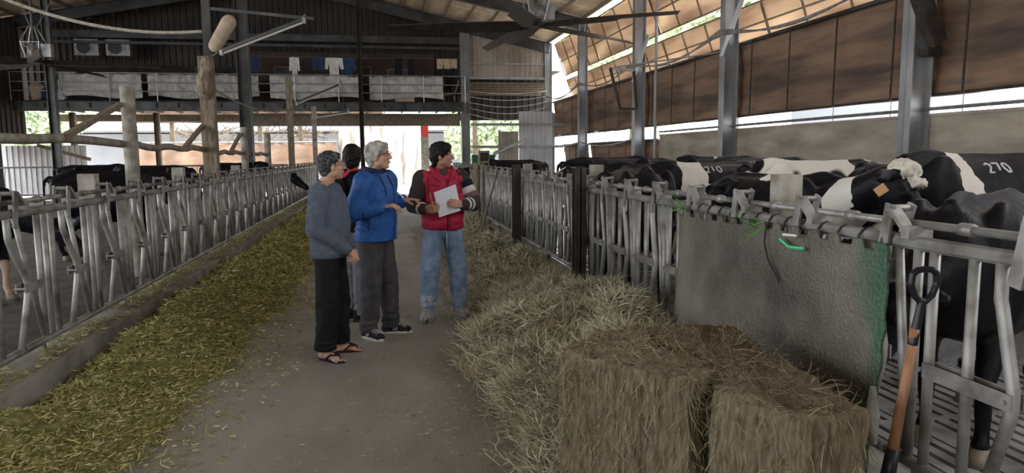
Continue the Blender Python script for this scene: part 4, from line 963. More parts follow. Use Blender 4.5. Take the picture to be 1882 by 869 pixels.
cow('dark greyish cow with a white written mark on its back, behind the collared cow', 5.5, 9.6, R_(182), cI, head=(1.25, 0, 1.15), hpitch=-40, s=1.07, brand=('VAC/8', .35, 1.24, 1, .085), bony=1.5)
cJ = coat('coat_white_rump', .5, 11, whites=[((-.62, 0, 1.2), (.42, .5, .35))], blacks=[((-.42, .12, 1.42), (.12, .2, .12))])
cow('cow with a bony white rump beside the kinked steel column', 4.85, 7.28, R_(180), cJ, head=(1.25, 0, 1.1), hpitch=-40, s=1.06, bony=1.5)
cG = coat('coat_black_thin_line', .9, 13, whites=[((.1, 0, 1.3), (.03, .4, .3))])
cow('black cow standing by the concrete wall behind the cow numbered 210', 5.85, 11.7, R_(182), cG, head=(1.25, 0, 1.05), s=1.08)
cE = coat('coat_black_blaze', .74, 15, whites=[((1.3, 0, 1.2), (.3, .05, .3))])
cow('black cow with white markings behind the plain black cow', 3.95, 9.75, R_(176), cE, head=(1.3, 0, 1.3), hpitch=-20, s=1.02)
cC = coat('coat_white_head', .5, 17, whites=[((1.1, 0, 1.2), (.5, .3, .4))])
cow('whitish headed cow near the dark rusty fence post', 3.5, 10.75, R_(186), cC, head=(1.15, 0, 1.15), hpitch=-50, s=.97)
cow('long black cow standing broadside in the middle distance of the right pen', 4.15, 12.7, R_(4), coat('coat_black_far', .9, 19), head=(1.25, 0, 1.15), s=1.08)
cow('black cow standing broadside behind the first one in the right pen', 5.3, 14.3, R_(172), coat('coat_black_far_second', .85, 21), head=(1.25, 0, 1.15), s=1.05)
cow('small black cow at the far end of the right pen, before the corrugated partition', 3.2, 17.6, R_(184), coat('coat_black_farthest', .9, 23), head=(1.25, 0, 1.15), s=1.03)
# left pen
cow('black cow standing side-on with its tail hanging, in the left pen', -4.28, 12.3, R_(32), coat('coat_black_left', .95, 25), head=(1.3, 0, 1.27), hpitch=-12, s=.98, legs=((.52, 0), (.5, .05), (-.52, 0), (-.6, -.06)))
cow('dark cow with pale legs crouching low at the left frame edge', -4.75, 8.7, R_(4), coat('coat_dark_pale_legs', .8, 27, whites=[((0, 0, .2), (1.5, .6, .35))], tint=(.45, .33, .26)), head=(1.2, 0, .95), hpitch=-40, s=.9)
cow('black cow deep in the left pen beyond the lamp posts', -5.2, 17.5, R_(185), coat('coat_black_left_deep', .85, 29), head=(1.25, 0, 1.0), hpitch=-40, s=1.0)
cow('black cow pushing its white-patched head through the left fence behind the elderly man', -3.72, 19.6, R_(0), coat('coat_black_white_ear', .9, 31, whites=[((1.2, .22, 1.1), (.12, .1, .1))]), head=(1.35, .0, 1.05), hyaw=-25, hpitch=-30, s=1.02)
cow('dark cow standing far back in the left pen', -7.5, 20.5, R_(20), coat('coat_black_left_back', .8, 33), head=(1.25, 0, 1.1), s=1.0)
# ================================================================== PEOPLE
_mat0 = mat
def mat(*a, **k):
    k.setdefault('spec', .15); return _mat0(*a, **k)
def hand(b, w, f, n, t, s=1.0, curl=(25, 30, 25), thumb=35, point=False):
    """palm from wrist w along f; n palm normal (fingers curl to it); t towards the thumb"""
    w = V(w); f = V(f).normalized(); n = V(n); n = (n-f*n.dot(f)).normalized(); t_ = f.cross(n); t_ = t_ if t_.dot(V(t)) > 0 else -t_
    offs = (.030, .0105, -.010, -.029); ln = ((.042, .026, .020), (.046, .029, .021), (.043, .027, .020), (.034, .021, .018))
    for i in range(4):
        k = w+f*(.086-.004*abs(i-1.2))*s+t_*offs[i]*s; b.cap(w+t_*offs[i]*.62*s+f*.008, k, .0135*s, .0115*s, 10)
        p = k; a = 0
        cv = (4, 6, 5) if (point and i == 0) else curl
        for j in range(3):
            a += math.radians(cv[j]+i*2); d = f*math.cos(a)+n*math.sin(a)+t_*(.05-.035*i)*(1 if j == 0 else .3); q = p+d.normalized()*ln[i][j]*s; b.cap(p, q, (.0088-.0008*j)*s, (.0082-.0009*j)*s, 10); p = q
    base = w+f*.02*s+t_*.024*s+n*.006; a = math.radians(thumb)
    d1 = (f*math.cos(a)+t_*math.sin(a)*.9+n*.35).normalized(); p1 = base+d1*.042*s; d2 = (f*math.cos(a*.5)+t_*math.sin(a*.4)+n*.5).normalized(); p2 = p1+d2*.032*s; p3 = p2+d2*.024*s
    b.cap(base, p1, .0155*s, .0115*s, 10); b.cap(p1, p2, .0108*s, .0098*s, 10); b.cap(p2, p3, .0098*s, .0075*s, 10)
    b.ell(w+f*.045*s, (.03*s, .03*s, .016*s), Matrix((f, t_, n)).transposed())
def person(lab, x, y, phi, P):
    t = thing('person', lab, 'person', (x, y, 0), R_(phi)); s = P['H']/1.7; b = MB()
    def S(p): return V(p)*s
    HD = S(P.get('head', (.03, 0, 1.575))); hr = Matrix.Rotation(R_(P.get('hyaw', 0)), 3, 'Z') @ Matrix.Rotation(R_(-P.get('hpitch', 0)), 3, 'Y')
    def hq(a, c, d): return HD+hr @ (V((a, c, d))*s*.97)
    def he(c, r, bb=b, R=None): bb.ell(hq(*c), tuple(q*s*.97 for q in r), hr @ R if R else hr, 20, 14)
    he((-.012, 0, .035), (.094, .074, .086)); he((.022, 0, -.028), (.066, .057, .08)); he((.03, 0, -.075), (.048, .042, .036)); he((.058, 0, -.095), (.022, .022, .018))
    b.cap(hq(.083, 0, .02), hq(.108, 0, -.022), .009*s, .0135*s); b.ell(hq(.1, 0, -.026), (.012*s, .018*s, .009*s), hr)
    for sy in (-1, 1):
        he((-.008, sy*.074, -.008), (.017, .011, .031)); he((.062, sy*.036, -.022), (.024, .02, .022)); he((.078, sy*.03, .036), (.012, .024, .008)); he((.0, sy*.05, -.055), (.035, .016, .03))
    he((.084, 0, -.052), (.013, .024, .0065)); he((.080, 0, -.064), (.013, .021, .0075))
    nk = S((-.01, 0, 1.44)); b.cap(nk, hq(-.02, 0, -.06), .058*s, .052*s)
    # torso
    lean = P.get('lean', 0)
    b.zloft([(z*s, (cx+lean*(z-.9))*s, 0, rx*s, ry*s) for (z, cx, rx, ry) in ((.84, 0, .085, .13), (.93, 0, .10, .155), (1.05, .01, .095, .14), (1.18, .01, .10, .15), (1.3, 0, .105, .165), (1.40, -.01, .085, .15), (1.455, -.015, .055, .075))])
    J = P['J']
    for sd in ('R', 'L'):
        sh, el, wr = [S(J[k+sd]) for k in ('sh', 'el', 'wr')]; b.chain([sh, el, wr], [.052*s, .04*s, .026*s])
        hp_, kn, an = [S(J[k+sd]) for k in ('hp', 'kn', 'an')]; b.chain([hp_, kn, kn.lerp(an, .3), an], [.085*s, .056*s, .054*s, .036*s])
        fy = R_(J['ft'+sd]); fd = V((math.cos(fy), math.sin(fy), 0)); sdv = V((-fd.y, fd.x, 0)); a0 = V((an.x, an.y, 0))
        # foot
        b.cap(a0-fd*.045*s+V((0, 0, .035)), a0+fd*.06*s+V((0, 0, .038)), .032*s, .034*s); b.cap(a0+fd*.03*s+V((0, 0, .04)), a0+fd*.125*s+V((0, 0, .026)), .036*s, .026*s)
        b.cap(a0+fd*.1*s+sdv*.025*s+V((0, 0, .024)), a0+fd*.11*s-sdv*.022*s+V((0, 0, .022)), .022, .02); b.cap(an, a0+V((0, 0, .045)), .038*s, .034*s)
        ms = 1 if sd == 'R' else -1
        for i in range(5 if P.get('bare') else 0):
            o_ = (.034-.0165*i)*ms*s; l_ = (.172, .170, .163, .154, .144)[i]*s; b.cap(a0+fd*.12*s+sdv*o_+V((0, 0, .019)), a0+fd*(l_+.012)+sdv*o_*1.08+V((0, 0, .013)), .011, .0105 if i == 0 else .0078)
        hh = P['hand'+sd]; hand(b, wr+ (wr-el).normalized()*.012, hh['f'], hh['n'], hh['t'], s*1.02, hh.get('curl', (25, 30, 25)), hh.get('thumb', 35), hh.get('point', False))
    link('body', blob(b, .0048, 2), P.get('skin', M['skin']), t, True, True)
    # eyes
    for sy in (-1, 1):
        e = MB(); e.ell(hq(.0835, sy*.031, .015), (.007*s, .0125*s, .0055*s), hr); e.build('eye', M['eyewhite'], t, True, True)
        e = MB(); e.ell(hq(.089, sy*.030, .015), (.003*s, .0055*s, .005*s), hr); e.build('iris', M['black'], t, True, True)
        e = MB(); e.cap(hq(.09, sy*.014, .041), hq(.083, sy*.048, .042), .0035*s, .003*s); e.build('eyebrow', P['hair'], t, True, True)
    e = MB(); e.cap(hq(.0945, -.018, -.058), hq(.0945, .018, -.058), .0032*s); e.build('mouth_line', M['lips'], t, True, True)
    # hair
    h = MB()
    for c, r in P['hairs']: he(c, r, h)
    link('hair', blob(h, .006, 1, lambda p: .006*noise.noise(V((p.x*26, p.y*26, p.z*60)))+.005*noise.noise(V((p.x*60, p.y*60, p.z*16)))), P['hair'], t, True, True)
    if P.get('glasses'):
        gl, gc = P['glasses']; g = MB()
        for sy in (-1, 1):
            pts = [hq(.103, sy*(.034+.021*math.cos(a)), .012+.016*math.sin(a)) for a in [k*PI/8 for k in range(17)]]; g.tube(pts, .0017*s if not gl else .0026*s, 6)
            g.tube([hq(.103, sy*.055, .02), hq(.05, sy*.077, .018), hq(-.01, sy*.083, .012)], .0024*s, 6)
        g.tube([hq(.103, -.013, .016), hq(.106, 0, .02), hq(.103, .013, .016)], .002*s, 6); go = g.build('glasses', gc, t, True, True)
        g = MB()
        for sy in (-1, 1): g.add([hq(.102, sy*(.034+.020*math.cos(a)), .012+.015*math.sin(a)) for a in [k*PI/8 for k in range(16)]]+[hq(.1035, sy*(.034+.020*math.cos(a)), .012+.015*math.sin(a)) for a in [k*PI/8 for k in range(16)]], [tuple(range(16)), tuple(range(31, 15, -1))]+[(i, (i+1) % 16, 16+(i+1) % 16, 16+i) for i in range(16)])
        g.build('lens', M['lens'], go, False, True)
    # top garment
    tp = P['top']; g = MB(); w_ = tp.get('w', 1)
    g.zloft([(z*s, (cx+lean*(z-.9))*s, 0, rx*s*w_, ry*s*w_) for (z, cx, rx, ry) in tp['rings']])
    if tp.get('sleeves', True):
        for sd in ('R', 'L'):
            sh, el, wr = [S(J[k+sd]) for k in ('sh', 'el', 'wr')]; r = tp.get('r', (.078, .062, .047)); mid1 = sh.lerp(el, .5)
            g.chain([sh, mid1, el, el.lerp(wr, .55), el.lerp(wr, .93)], [r[0]*s, (r[0]*.55+r[1]*.45)*s, r[1]*s, (r[1]*.5+r[2]*.5)*s, r[2]*s])
    else:
        for sd in ('R', 'L'): sh = S(J['sh'+sd]); g.ell(sh+V((0, 0, .0)), (.082*s, .055*s, .085*s))
    for c, r in tp.get('extra', []): g.ell(S(c), tuple(q*s for q in r))
    def fold(p):
        return .006*noise.fractal(V((p.x*7+3, p.y*7, p.z*9+p.x*9)), 1, 2, 3)+.0028*math.sin(p.z*62/s+10*noise.noise(p*5))*max(0, min(1, .5+2*noise.noise(p*4+V((3, 1, 2)))))
    me = blob(g, .008, 2, fold); to = link(tp['name'], me, tp['mat'], t, True, True)
    P['bvh'] = BVHTree.FromPolygons([v.co.copy() for v in me.vertices], [p.vertices[:] for p in me.polygons])
    if tp.get('hem'):
        g = MB(); z, cx, rx, ry = tp['hem']; g.zloft([(z*s, (cx)*s, 0, rx*s, ry*s), ((z+.055)*s, (cx)*s, 0, rx*s*1.0, ry*s*1.0)], 32); g.build('hem_band', tp['mat'], to, True, True)
    # trousers
    g = MB(); tr = P['trousers']; g.zloft([(z*s, cx*s, 0, rx*s, ry*s) for (z, cx, rx, ry) in ((.80, 0, .09, .135), (.86, 0, .118, .165), (.95, 0, .118, .168), (1.0, 0, .112, .155))])
    for sd in ('R', 'L'):
        hp_, kn, an = [S(J[k+sd]) for k in ('hp', 'kn', 'an')]; r = tr['r']; an2 = V((an.x, an.y, tr.get('end', .07)*s))
        g.chain([hp_, hp_.lerp(kn, .5), kn, kn.lerp(an2, .5), an2], [.108*s, (r[0]*.6+.04)*s, r[0]*s, (r[0]*.5+r[1]*.5)*s, r[1]*s])
    me = blob(g, .009, 2, lambda p: .007*noise.fractal(V((p.x*9, p.y*9, p.z*7+p.y*5)), 1, 2, 3)+.005*math.sin(p.z*60+8*noise.noise(p*6))*max(0, 1-abs(p.z-.16)/.2)+.004*math.sin(p.z*50+8*noise.noise(p*5))*max(0, 1-abs(p.z-.48)/.12))
    for v in me.vertices:
        if v.co.z < tr.get('end', .07)*s-.012: v.co.z = tr.get('end', .07)*s-.012+.3*(v.co.z-tr.get('end', .07)*s+.012)*.2
    tro = link('trousers', me, tr['mat'], t, True, True); P['tro'] = tro; P['topo'] = to
    P['t'] = t; P['hq'] = hq; P['S'] = S
    return t
M['eyewhite'] = mat('eye_white', (.7, .68, .64), None, rough=.25); M['lips'] = mat('lip_line', (.16, .05, .04), None, rough=.6)
hgrey = mat('salt_pepper_hair', (.018, .018, .02), (.15, .15, .16), 34, .6, bmp=.6, stretch=(1, 1, 2.2), lo=.42, hi=.72)
hsilver = mat('silver_hair', (.16, .155, .145), (.46, .45, .42), 30, .55, bmp=.6, stretch=(1, 1, .6)); hblack = mat('black_hair', (.004, .0035, .0035), (.014, .012, .011), 30, .5, bmp=.6)
SHORT = [((-.02, 0, .052), (.1, .08, .084)), ((-.052, 0, .012), (.068, .075, .085)), ((-.028, .048, .03), (.062, .032, .058)), ((-.028, -.048, .03), (.062, .032, .058)), ((.035, 0, .092), (.048, .056, .026)), ((-.07, 0, -.04), (.035, .055, .045))]
FULL = [((-.02, 0, .058), (.108, .088, .09)), ((-.055, 0, .01), (.075, .082, .095)), ((-.02, .055, .03), (.065, .034, .062)), ((-.02, -.055, .03), (.065, .034, .062)), ((.045, 0, .094), (.052, .066, .034)), ((-.07, 0, -.055), (.04, .06, .05)), ((.05, .04, .075), (.035, .03, .03)), ((.05, -.04, .075), (.035, .03, .03))]
def legs(st=(0, 0), fr=0, fl=0, wy=.1, kn=.0):
    return dict(hpR=(0, -.085, .90), knR=(.02+st[0]*.5, -wy, .49), anR=(st[0], -wy-.01, .085), ftR=fr, hpL=(0, .085, .90), knL=(.02+st[1]*.5, wy, .49), anL=(st[1], wy+.01, .085), ftL=fl)
# ---- elderly man in grey sweatshirt
msw = mat('slate_blue_sweatshirt', (.075, .09, .125), (.095, .115, .155), 20, .95, bmp=.15); mbk = mat('black_trackpants', (.006, .006, .008), (.011, .011, .014), 9, .8)
A = dict(H=1.64, bare=1, hyaw=28, hpitch=6, head=(.045, 0, 1.575), skin=M['skin'], hair=hgrey, hairs=SHORT, glasses=(0, M['galv']), lean=.02,
    J=dict(shR=(-.01, -.178, 1.365), elR=(-.045, -.235, 1.09), wrR=(.185, -.105, .905), shL=(-.01, .178, 1.365), elL=(-.03, .235, 1.1), wrL=(.2, .04, .885), **legs((-.03, .02), -30, 18, .105)),
    handR=dict(f=(.45, .55, -.55), n=(-.5, .3, -.5), t=(.5, -.1, .6), curl=(35, 45, 30)), handL=dict(f=(.3, -.8, -.4), n=(-.8, -.2, -.3), t=(.4, .1, .8), curl=(40, 50, 35)),
    top=dict(name='sweatshirt', mat=msw, r=(.085, .072, .05), rings=((.865, .0, .145, .198), (.92, .0, .15, .2), (1.0, .01, .15, .2), (1.1, .02, .148, .198), (1.25, .01, .14, .195), (1.34, 0, .128, .19), (1.40, -.01, .1, .155), (1.445, -.01, .068, .082)), hem=(.845, .0, .143, .196)),
    trousers=dict(mat=mbk, r=(.098, .088), end=.1))
pA = person('elderly grey-haired man in slate sweatshirt, black trousers and flip-flops, hands clasped, leftmost', -.43, 5.72, -12, A)
# neck ribbing and flip flops
b = MB(); s_ = A['H']/1.7; b.tube([((-.005+.066*math.cos(a))*s_, .07*math.sin(a)*s_, (1.44-.02*math.cos(a))*s_) for a in [k*PI/12 for k in range(25)]], .012, 8); b.build('neck_rib', msw, A['topo'], True, True)
mff = mat('navy_rubber', (.012, .016, .05), None, rough=.5); mfb = mat('maroon_rubber', (.05, .012, .012), None, rough=.5)
for sd, mm_ in (('R', mff), ('L', mfb)):
    an = V(A['J']['an'+sd])*s_; fy = R_(A['J']['ft'+sd]); fd = V((math.cos(fy), math.sin(fy), 0)); sv = V((-fd.y, fd.x, 0)); a0 = V((an.x, an.y, 0)); b = MB(); ring = []
    for zz in (-.02, -.002):
        r0 = []
        for k in range(28):
            a = 2*PI*k/28; l_ = math.cos(a); ww = (.046 if l_ > 0 else .036)+.004*l_; r0.append(a0+fd*(.055+.135*l_)+sv*ww*math.sin(a)+V((0, 0, zz+.02)))
        ring.append(r0)
    b.loft(ring); so = b.build('flip_flop', mm_, pA, local=True)
    b = MB(); tp_ = a0+fd*.135+sv*(.016*(1 if sd == 'R' else -1))+V((0, 0, .052))
    for q in (-1, 1): b.chain([tp_-V((0, 0, .0)), a0+fd*.085+sv*q*.036+V((0, 0, .062)), a0+fd*.035+sv*q*.043+V((0, 0, .022))], [.0065, .0075, .0075])
    b.cap(tp_, tp_-V((0, 0, .03))+fd*.01, .0055); b.build('strap', mm_, so, True, True)
for v in [A]:
    pass
# ---- man in blue jacket
mbl = mat('royal_blue_jacket', (.018, .075, .26), (.03, .105, .34), 14, .5, bmp=.15); mnv = mat('navy_lining', (.012, .02, .06), (.02, .03, .08), 10, .7); mgy = mat('charcoal_trousers', (.04, .038, .042), (.065, .062, .068), 10, .8)
B = dict(H=1.715, hyaw=6, hpitch=8, head=(.05, 0, 1.575), hair=hsilver, hairs=FULL, glasses=(1, mat('red_frame', (.22, .02, .02), None, rough=.35)), lean=.03,
    J=dict(shR=(.0, -.185, 1.37), elR=(-.07, -.26, 1.11), wrR=(.15, -.16, 1.16), shL=(.02, .185, 1.37), elL=(.0, .25, 1.13), wrL=(.21, .12, 1.2), **legs((-.04, .06), -22, 22, .1)),
    handR=dict(f=(.9, .2, .12), n=(.1, .2, -1), t=(.1, 1, .3), curl=(30, 30, 20), thumb=25), handL=dict(f=(.95, -.05, .05), n=(.15, -.1, -1), t=(0, -1, .2), curl=(18, 35, 25), thumb=20, point=True),
    top=dict(name='jacket', mat=mbl, r=(.094, .08, .058), rings=((.86, .0, .165, .205), (.95, .0, .163, .2), (1.05, .01, .158, .195), (1.2, .02, .155, .2), (1.32, .01, .145, .2), (1.40, 0, .112, .16), (1.45, 0, .085, .1))),
    trousers=dict(mat=mgy, r=(.092, .078), end=.085))
pB = person('silver-haired man with red glasses and royal blue jacket, gesturing with both hands', -.07, 6.28, -28, B)
s_ = B['H']/1.7
b = MB()
b.tube([((.0+.085*math.cos(a))*s_, .095*math.sin(a)*s_, (1.455-.012*math.cos(a))*s_) for a in [k*PI/12 for k in range(25)]], .03, 10)
b.chain([(-.08*s_, -.09*s_, 1.44*s_), (-.13*s_, 0, 1.41*s_), (-.08*s_, .09*s_, 1.44*s_)], [.03, .045, .03]); link('hood', blob(b, .008, 2, wob(14, .01)), mnv, pB, True, True)
def patch_line(P, pts, r, mt, name, parent=None, dirv=(1, 0, 0)):
    out = []
    for p in pts:
        q = V(p)*P['H']/1.7; d = V(dirv); h_ = P['bvh'].ray_cast(q+d*.6, -d)
        if h_[0] is not None: out.append(h_[0]+h_[1]*.002)
    if len(out) > 1: b = MB(); b.tube(out, r, 6); return b.build(name, mt, parent or P['topo'], True, True)
patch_line(B, [(0, .01, 1.42-.05*k) for k in range(12)], .004, mnv, 'zip')
patch_line(B, [(0, .01+.0, 1.42-.02*k) for k in range(6)], .009, mnv, 'zip_flap')
patch_line(B, [(0, -.1, 1.43-.03*k) for k in range(7)], .005, mnv, 'pocket_zip')
patch_line(B, [(0, .09, 1.27), (0, .095, 1.24), (0, .085, 1.22)], .006, M['white'], 'white_logo')
patch_line(B, [(.04, 0, 1.12-.04*k) for k in range(5)], .005, mnv, 'side_pocket', dirv=(0, -1, 0))
for sd in ('R', 'L'):
    el, wr = V(B['J']['el'+sd])*s_, V(B['J']['wr'+sd])*s_; b = MB(); b.tube([el.lerp(wr, .84), el.lerp(wr, .99)], [.056, .05], 14); b.build('cuff', mnv, B['topo'], True, True)
def shoe(P, sd, parent, mt, sole, laces=None, logo=None, puff=0):
    s2 = P['H']/1.7; an = V(P['J']['an'+sd])*s2; fy = R_(P['J']['ft'+sd]); fd = V((math.cos(fy), math.sin(fy), 0)); sv = V((-fd.y, fd.x, 0)); a0 = V((an.x, an.y, 0)); b = MB()
    for (c0, c1, r0, r1) in (((-.045, 0, .045), (.05, 0, .045), .043, .045), ((.03, 0, .06), (.12, 0, .035), .044, .034), ((.1, .02, .034), (.155, .012, .03), .031, .029), ((.1, -.018, .034), (.145, -.012, .03), .031, .028), ((-.03, 0, .09), (-.035, 0, .05), .043, .042), ((.0, 0, .095), (.03, 0, .07), .04, .044)):
        f_ = lambda c: a0+fd*c[0]+sv*c[1]+V((0, 0, c[2]+.008)); b.cap(f_(c0), f_(c1), r0+puff, r1+puff)
    me = blob(b, .006, 2, wob(22, .004+puff*.5))
    for v in me.vertices: v.co.z = max(v.co.z, .012)
    so = link('shoe' if not puff else 'shoe', me, mt, parent, True, True)
    if sole:
        b = MB(); rg = []
        for zz, e_ in ((0, 0), (.02, .003), (.03, 0)):
            r0 = []
            for k in range(32):
                a = 2*PI*k/32; l_ = math.cos(a); ww = (.05 if l_ > 0 else .042); r0.append(a0+fd*(.048+(.142+e_)*l_)+sv*(ww+e_)*math.sin(a)*(1-.12*abs(l_)**3)+V((0, 0, zz)))
            rg.append(r0)
        b.loft(rg); b.build('sole', sole, so, True, True)
    if laces:
        b = MB()
        for k in range(4):
            c = .05+.022*k; zt = .108-.011*k; b.tube([a0+fd*c-sv*.026+V((0, 0, zt-.012)), a0+fd*(c+.006)+V((0, 0, zt+.004)), a0+fd*(c+.012)+sv*.026+V((0, 0, zt-.012))], .0042, 6)
            b.tube([a0+fd*(c+.012)-sv*.026+V((0, 0, zt-.012)), a0+fd*(c+.006)+V((0, 0, zt+.004)), a0+fd*c+sv*.026+V((0, 0, zt-.012))], .0042, 6)
        b.build('laces', laces, so, True, True)
    if logo:
        for q in (-1, 1):
            f_ = lambda c, z: a0+fd*c+sv*q*.052+V((0, 0, z)); b = MB(); b.tube([f_(.02, .04), f_(.03, .072), f_(.045, .042), f_(.058, .07)], .004, 5); b.build('side_logo', logo, so, True, True)
    return so
msh = mat('navy_suede', (.014, .015, .022), (.03, .03, .04), 20, .9)
for sd in ('R', 'L'): shoe(B, sd, pB, msh, mat('pale_sole', (.5, .5, .47), None, rough=.6), mat('pale_laces', (.45, .45, .45), None, rough=.8), M['white'])
# ---- person with backpack behind
mdk = mat('black_hoodie', (.012, .011, .013), (.022, .02, .024), 10, .9)
C = dict(H=1.70, hyaw=32, hpitch=0, head=(.03, 0, 1.575), hair=hblack, hairs=FULL+[((-.045, 0, -.03), (.075, .085, .07))], glasses=(0, M['red']),
    J=dict(shR=(.0, -.178, 1.37), elR=(.02, -.24, 1.1), wrR=(.17, -.12, .98), shL=(0, .178, 1.37), elL=(.02, .24, 1.1), wrL=(.17, .12, .98), **legs((0, .05), -10, 15, .09)),
    handR=dict(f=(.6, .4, -.3), n=(-.3, .5, -.5), t=(.5, 0, .8)), handL=dict(f=(.6, -.4, -.3), n=(-.3, -.5, -.5), t=(.5, 0, .8)),
    top=dict(name='hooded_jacket', mat=mdk, r=(.088, .074, .052), rings=((.88, .0, .14, .185), (1.0, .0, .15, .19), (1.2, .0, .15, .195), (1.33, .0, .138, .19), (1.41, -.01, .1, .15), (1.46, -.01, .075, .09)), extra=[((-.09, 0, 1.43), (.07, .11, .06))]),
    trousers=dict(mat=mat('washed_grey_jeans', (.10, .105, .125), (.17, .175, .2), 12, .85), r=(.085, .07), end=.08))
pC = person('black-haired person in a dark hooded jacket, half hidden between the two grey-haired men', -.3, 7.0, 38, C)
for sd in ('R', 'L'): shoe(C, sd, pC, mdk, M['darksteel'])
TC = PM[pC.name]
b = MB(TC); b.zloft([(.93, -.235, 0, .1, .15), (1.0, -.25, 0, .125, .165), (1.2, -.25, 0, .125, .165), (1.33, -.225, 0, .1, .15), (1.4, -.2, 0, .06, .1)])
bp = thing('backpack', 'black backpack with crimson shoulder straps worn by the black-haired person', 'backpack', TC @ V((-.24, 0, .93)))
me = blob(b, .01, 2, wob(9, .012)); link('bag', me, mdk, bp, True)
mcr = mat('crimson_strap', (.34, .025, .06), (.42, .04, .09), 20, .6)
for sy in (-1, 1):
    pts = [(-.16, sy*.1, 1.405), (-.1, sy*.11, 1.462), (-.01, sy*.115, 1.472), (.08, sy*.115, 1.435), (.135, sy*.12, 1.35), (.158, sy*.135, 1.2), (.10, sy*.19, 1.05), (-.1, sy*.2, 1.0)]
    out = []
    b = MB(TC); vs = []
    for i, p in enumerate(pts): p = V(p); vs.append(p)
    for i in range(len(vs)-1): b.beam(vs[i], vs[i+1]+(vs[i+1]-vs[i]).normalized()*.008, .058, .014, (0, 0, 1) if abs((vs[i+1]-vs[i]).normalized().z) < .8 else (1, 0, 0))
    b.build('shoulder_strap', mcr, bp)
    b = MB(TC); b.box((.168, sy*.13, 1.25), (.02, .03, .035)); b.build('buckle', M['galv'], bp)
# ---- man in red vest
mrv = mat('crimson_vest', (.30, .016, .045), (.40, .03, .07), 10, .6, bmp=.1)
mst, t_, b_ = nodes('striped_sweater'); b_.inputs['Roughness'].default_value = .9
tc_ = t_.nodes.new('ShaderNodeTexCoord')
b_.inputs['Base Color'].default_value = (.028, .018, .018, 1)
mjn = mat('blue_jeans', (.10, .155, .25), (.20, .27, .38), 9, .85, bmp=.3, bscale=70)
D = dict(H=1.715, hyaw=66, hpitch=2, head=(.04, 0, 1.575), skin=M['skin_dark'], hair=hblack, hairs=FULL, glasses=None, lean=.0,
    J=dict(shR=(-.01, -.19, 1.37), elR=(.04, -.285, 1.12), wrR=(.26, -.22, 1.09), shL=(-.01, .19, 1.37), elL=(.07, .29, 1.12), wrL=(.30, .125, 1.13), **legs((.02, -.02), -28, 12, .14)),
    handR=dict(f=(.65, .7, .1), n=(-.3, .45, .2), t=(.1, .1, 1), curl=(40, 45, 30), thumb=30), handL=dict(f=(.35, -.85, .18), n=(-.75, -.2, -.1), t=(.1, 0, 1), curl=(20, 30, 25), thumb=40),
    top=dict(name='striped_sweater', mat=mst, r=(.085, .074, .052), rings=((.95, .0, .12, .17), (1.2, .0, .13, .18), (1.33, .0, .125, .18), (1.40, -.01, .098, .15), (1.465, -.01, .066, .078))),
    trousers=dict(mat=mjn, r=(.092, .078), end=.13))
pD = person('black-haired man in a crimson vest and blue jeans holding papers and a pen, rightmost', .56, 6.85, -82, D)
s_ = D['H']/1.7
g = MB(); g.zloft([(z*s_, cx*s_, 0, rx*s_, ry*s_) for (z, cx, rx, ry) in ((.875, 0, .135, .18), (.90, 0, .158, .2), (1.0, .01, .162, .2), (1.15, .015, .162, .2), (1.3, .005, .15, .195), (1.37, 0, .135, .19), (1.42, -.01, .108, .15), (1.455, -.01, .084, .1))])
for q in (-1, 1): g.ell(V((-.008, q*.17, 1.35))*s_, (.1*s_, .052*s_, .1*s_))
me = blob(g, .008, 2, lambda p: .007*noise.fractal(V((p.x*7+1, p.y*9, p.z*12)), 1, 2, 3)+.004*math.sin(p.z*62+4*noise.noise(p*6)))
vo_ = link('vest', me, mrv, pD, True, True); D['bvh'] = BVHTree.FromPolygons([v.co.copy() for v in me.vertices], [p.vertices[:] for p in me.polygons]); D['topo'] = vo_
b = MB()
for q in (-1, 1):
    b.chain([V((-.08, q*.05, 1.485))*s_, V((-.02, q*.1, 1.472))*s_, V((.07, q*.098, 1.435))*s_, V((.118, q*.075, 1.385))*s_], [.018, .02, .024, .02]); b.chain([V((.118, q*.085, 1.385))*s_, V((.145, q*.04, 1.345))*s_], [.02, .01])
link('collar', blob(b, .007, 2, wob(20, .004)), mrv, vo_, True, True)
b = MB(); b.ell(V((.078, 0, 1.415))*s_, (.035, .05, .04)); b.build('dark_undershirt', M['dark'], pD, True, True)
mdl = mat('dark_seam', (.07, .006, .012), None, rough=.7)
patch_line(D, [(0, .012, 1.36-.04*k) for k in range(13)], .006, mdl, 'zip', vo_)
patch_line(D, [(0, .03, 1.36-.04*k) for k in range(13)], .003, mdl, 'placket_seam', vo_)
for q in (-1, 1):
    patch_line(D, [(0, q*(.06+.02*k), 1.30+.002*k) for k in range(5)], .004, mdl, 'pocket_flap', vo_); patch_line(D, [(0, q*.15, 1.38-.03*k) for k in range(6)], .003, mdl, 'seam', vo_)
mcream = mat('cream_knit', (.55, .52, .5), None, rough=.9); mmau = mat('mauve_knit', (.16, .10, .12), None, rough=.9); mnvk = mat('navy_knit', (.012, .014, .03), None, rough=.9)
def band(P, sd, seg, u0, u1, rr, mt, name):
    a = V(P['J'][seg[0]+sd])*s_; c = V(P['J'][seg[1]+sd])*s_; b = MB(); b.tube([a.lerp(c, u0-.01), a.lerp(c, u0), a.lerp(c, u1), a.lerp(c, u1+.01)], [rr*.93, rr, rr*.97, rr*.9], 20); b.build(name, mt, P['topo2'], True, True)
D['topo2'] = [c for c in pD.children if c.name.startswith('striped_sweater')][0]
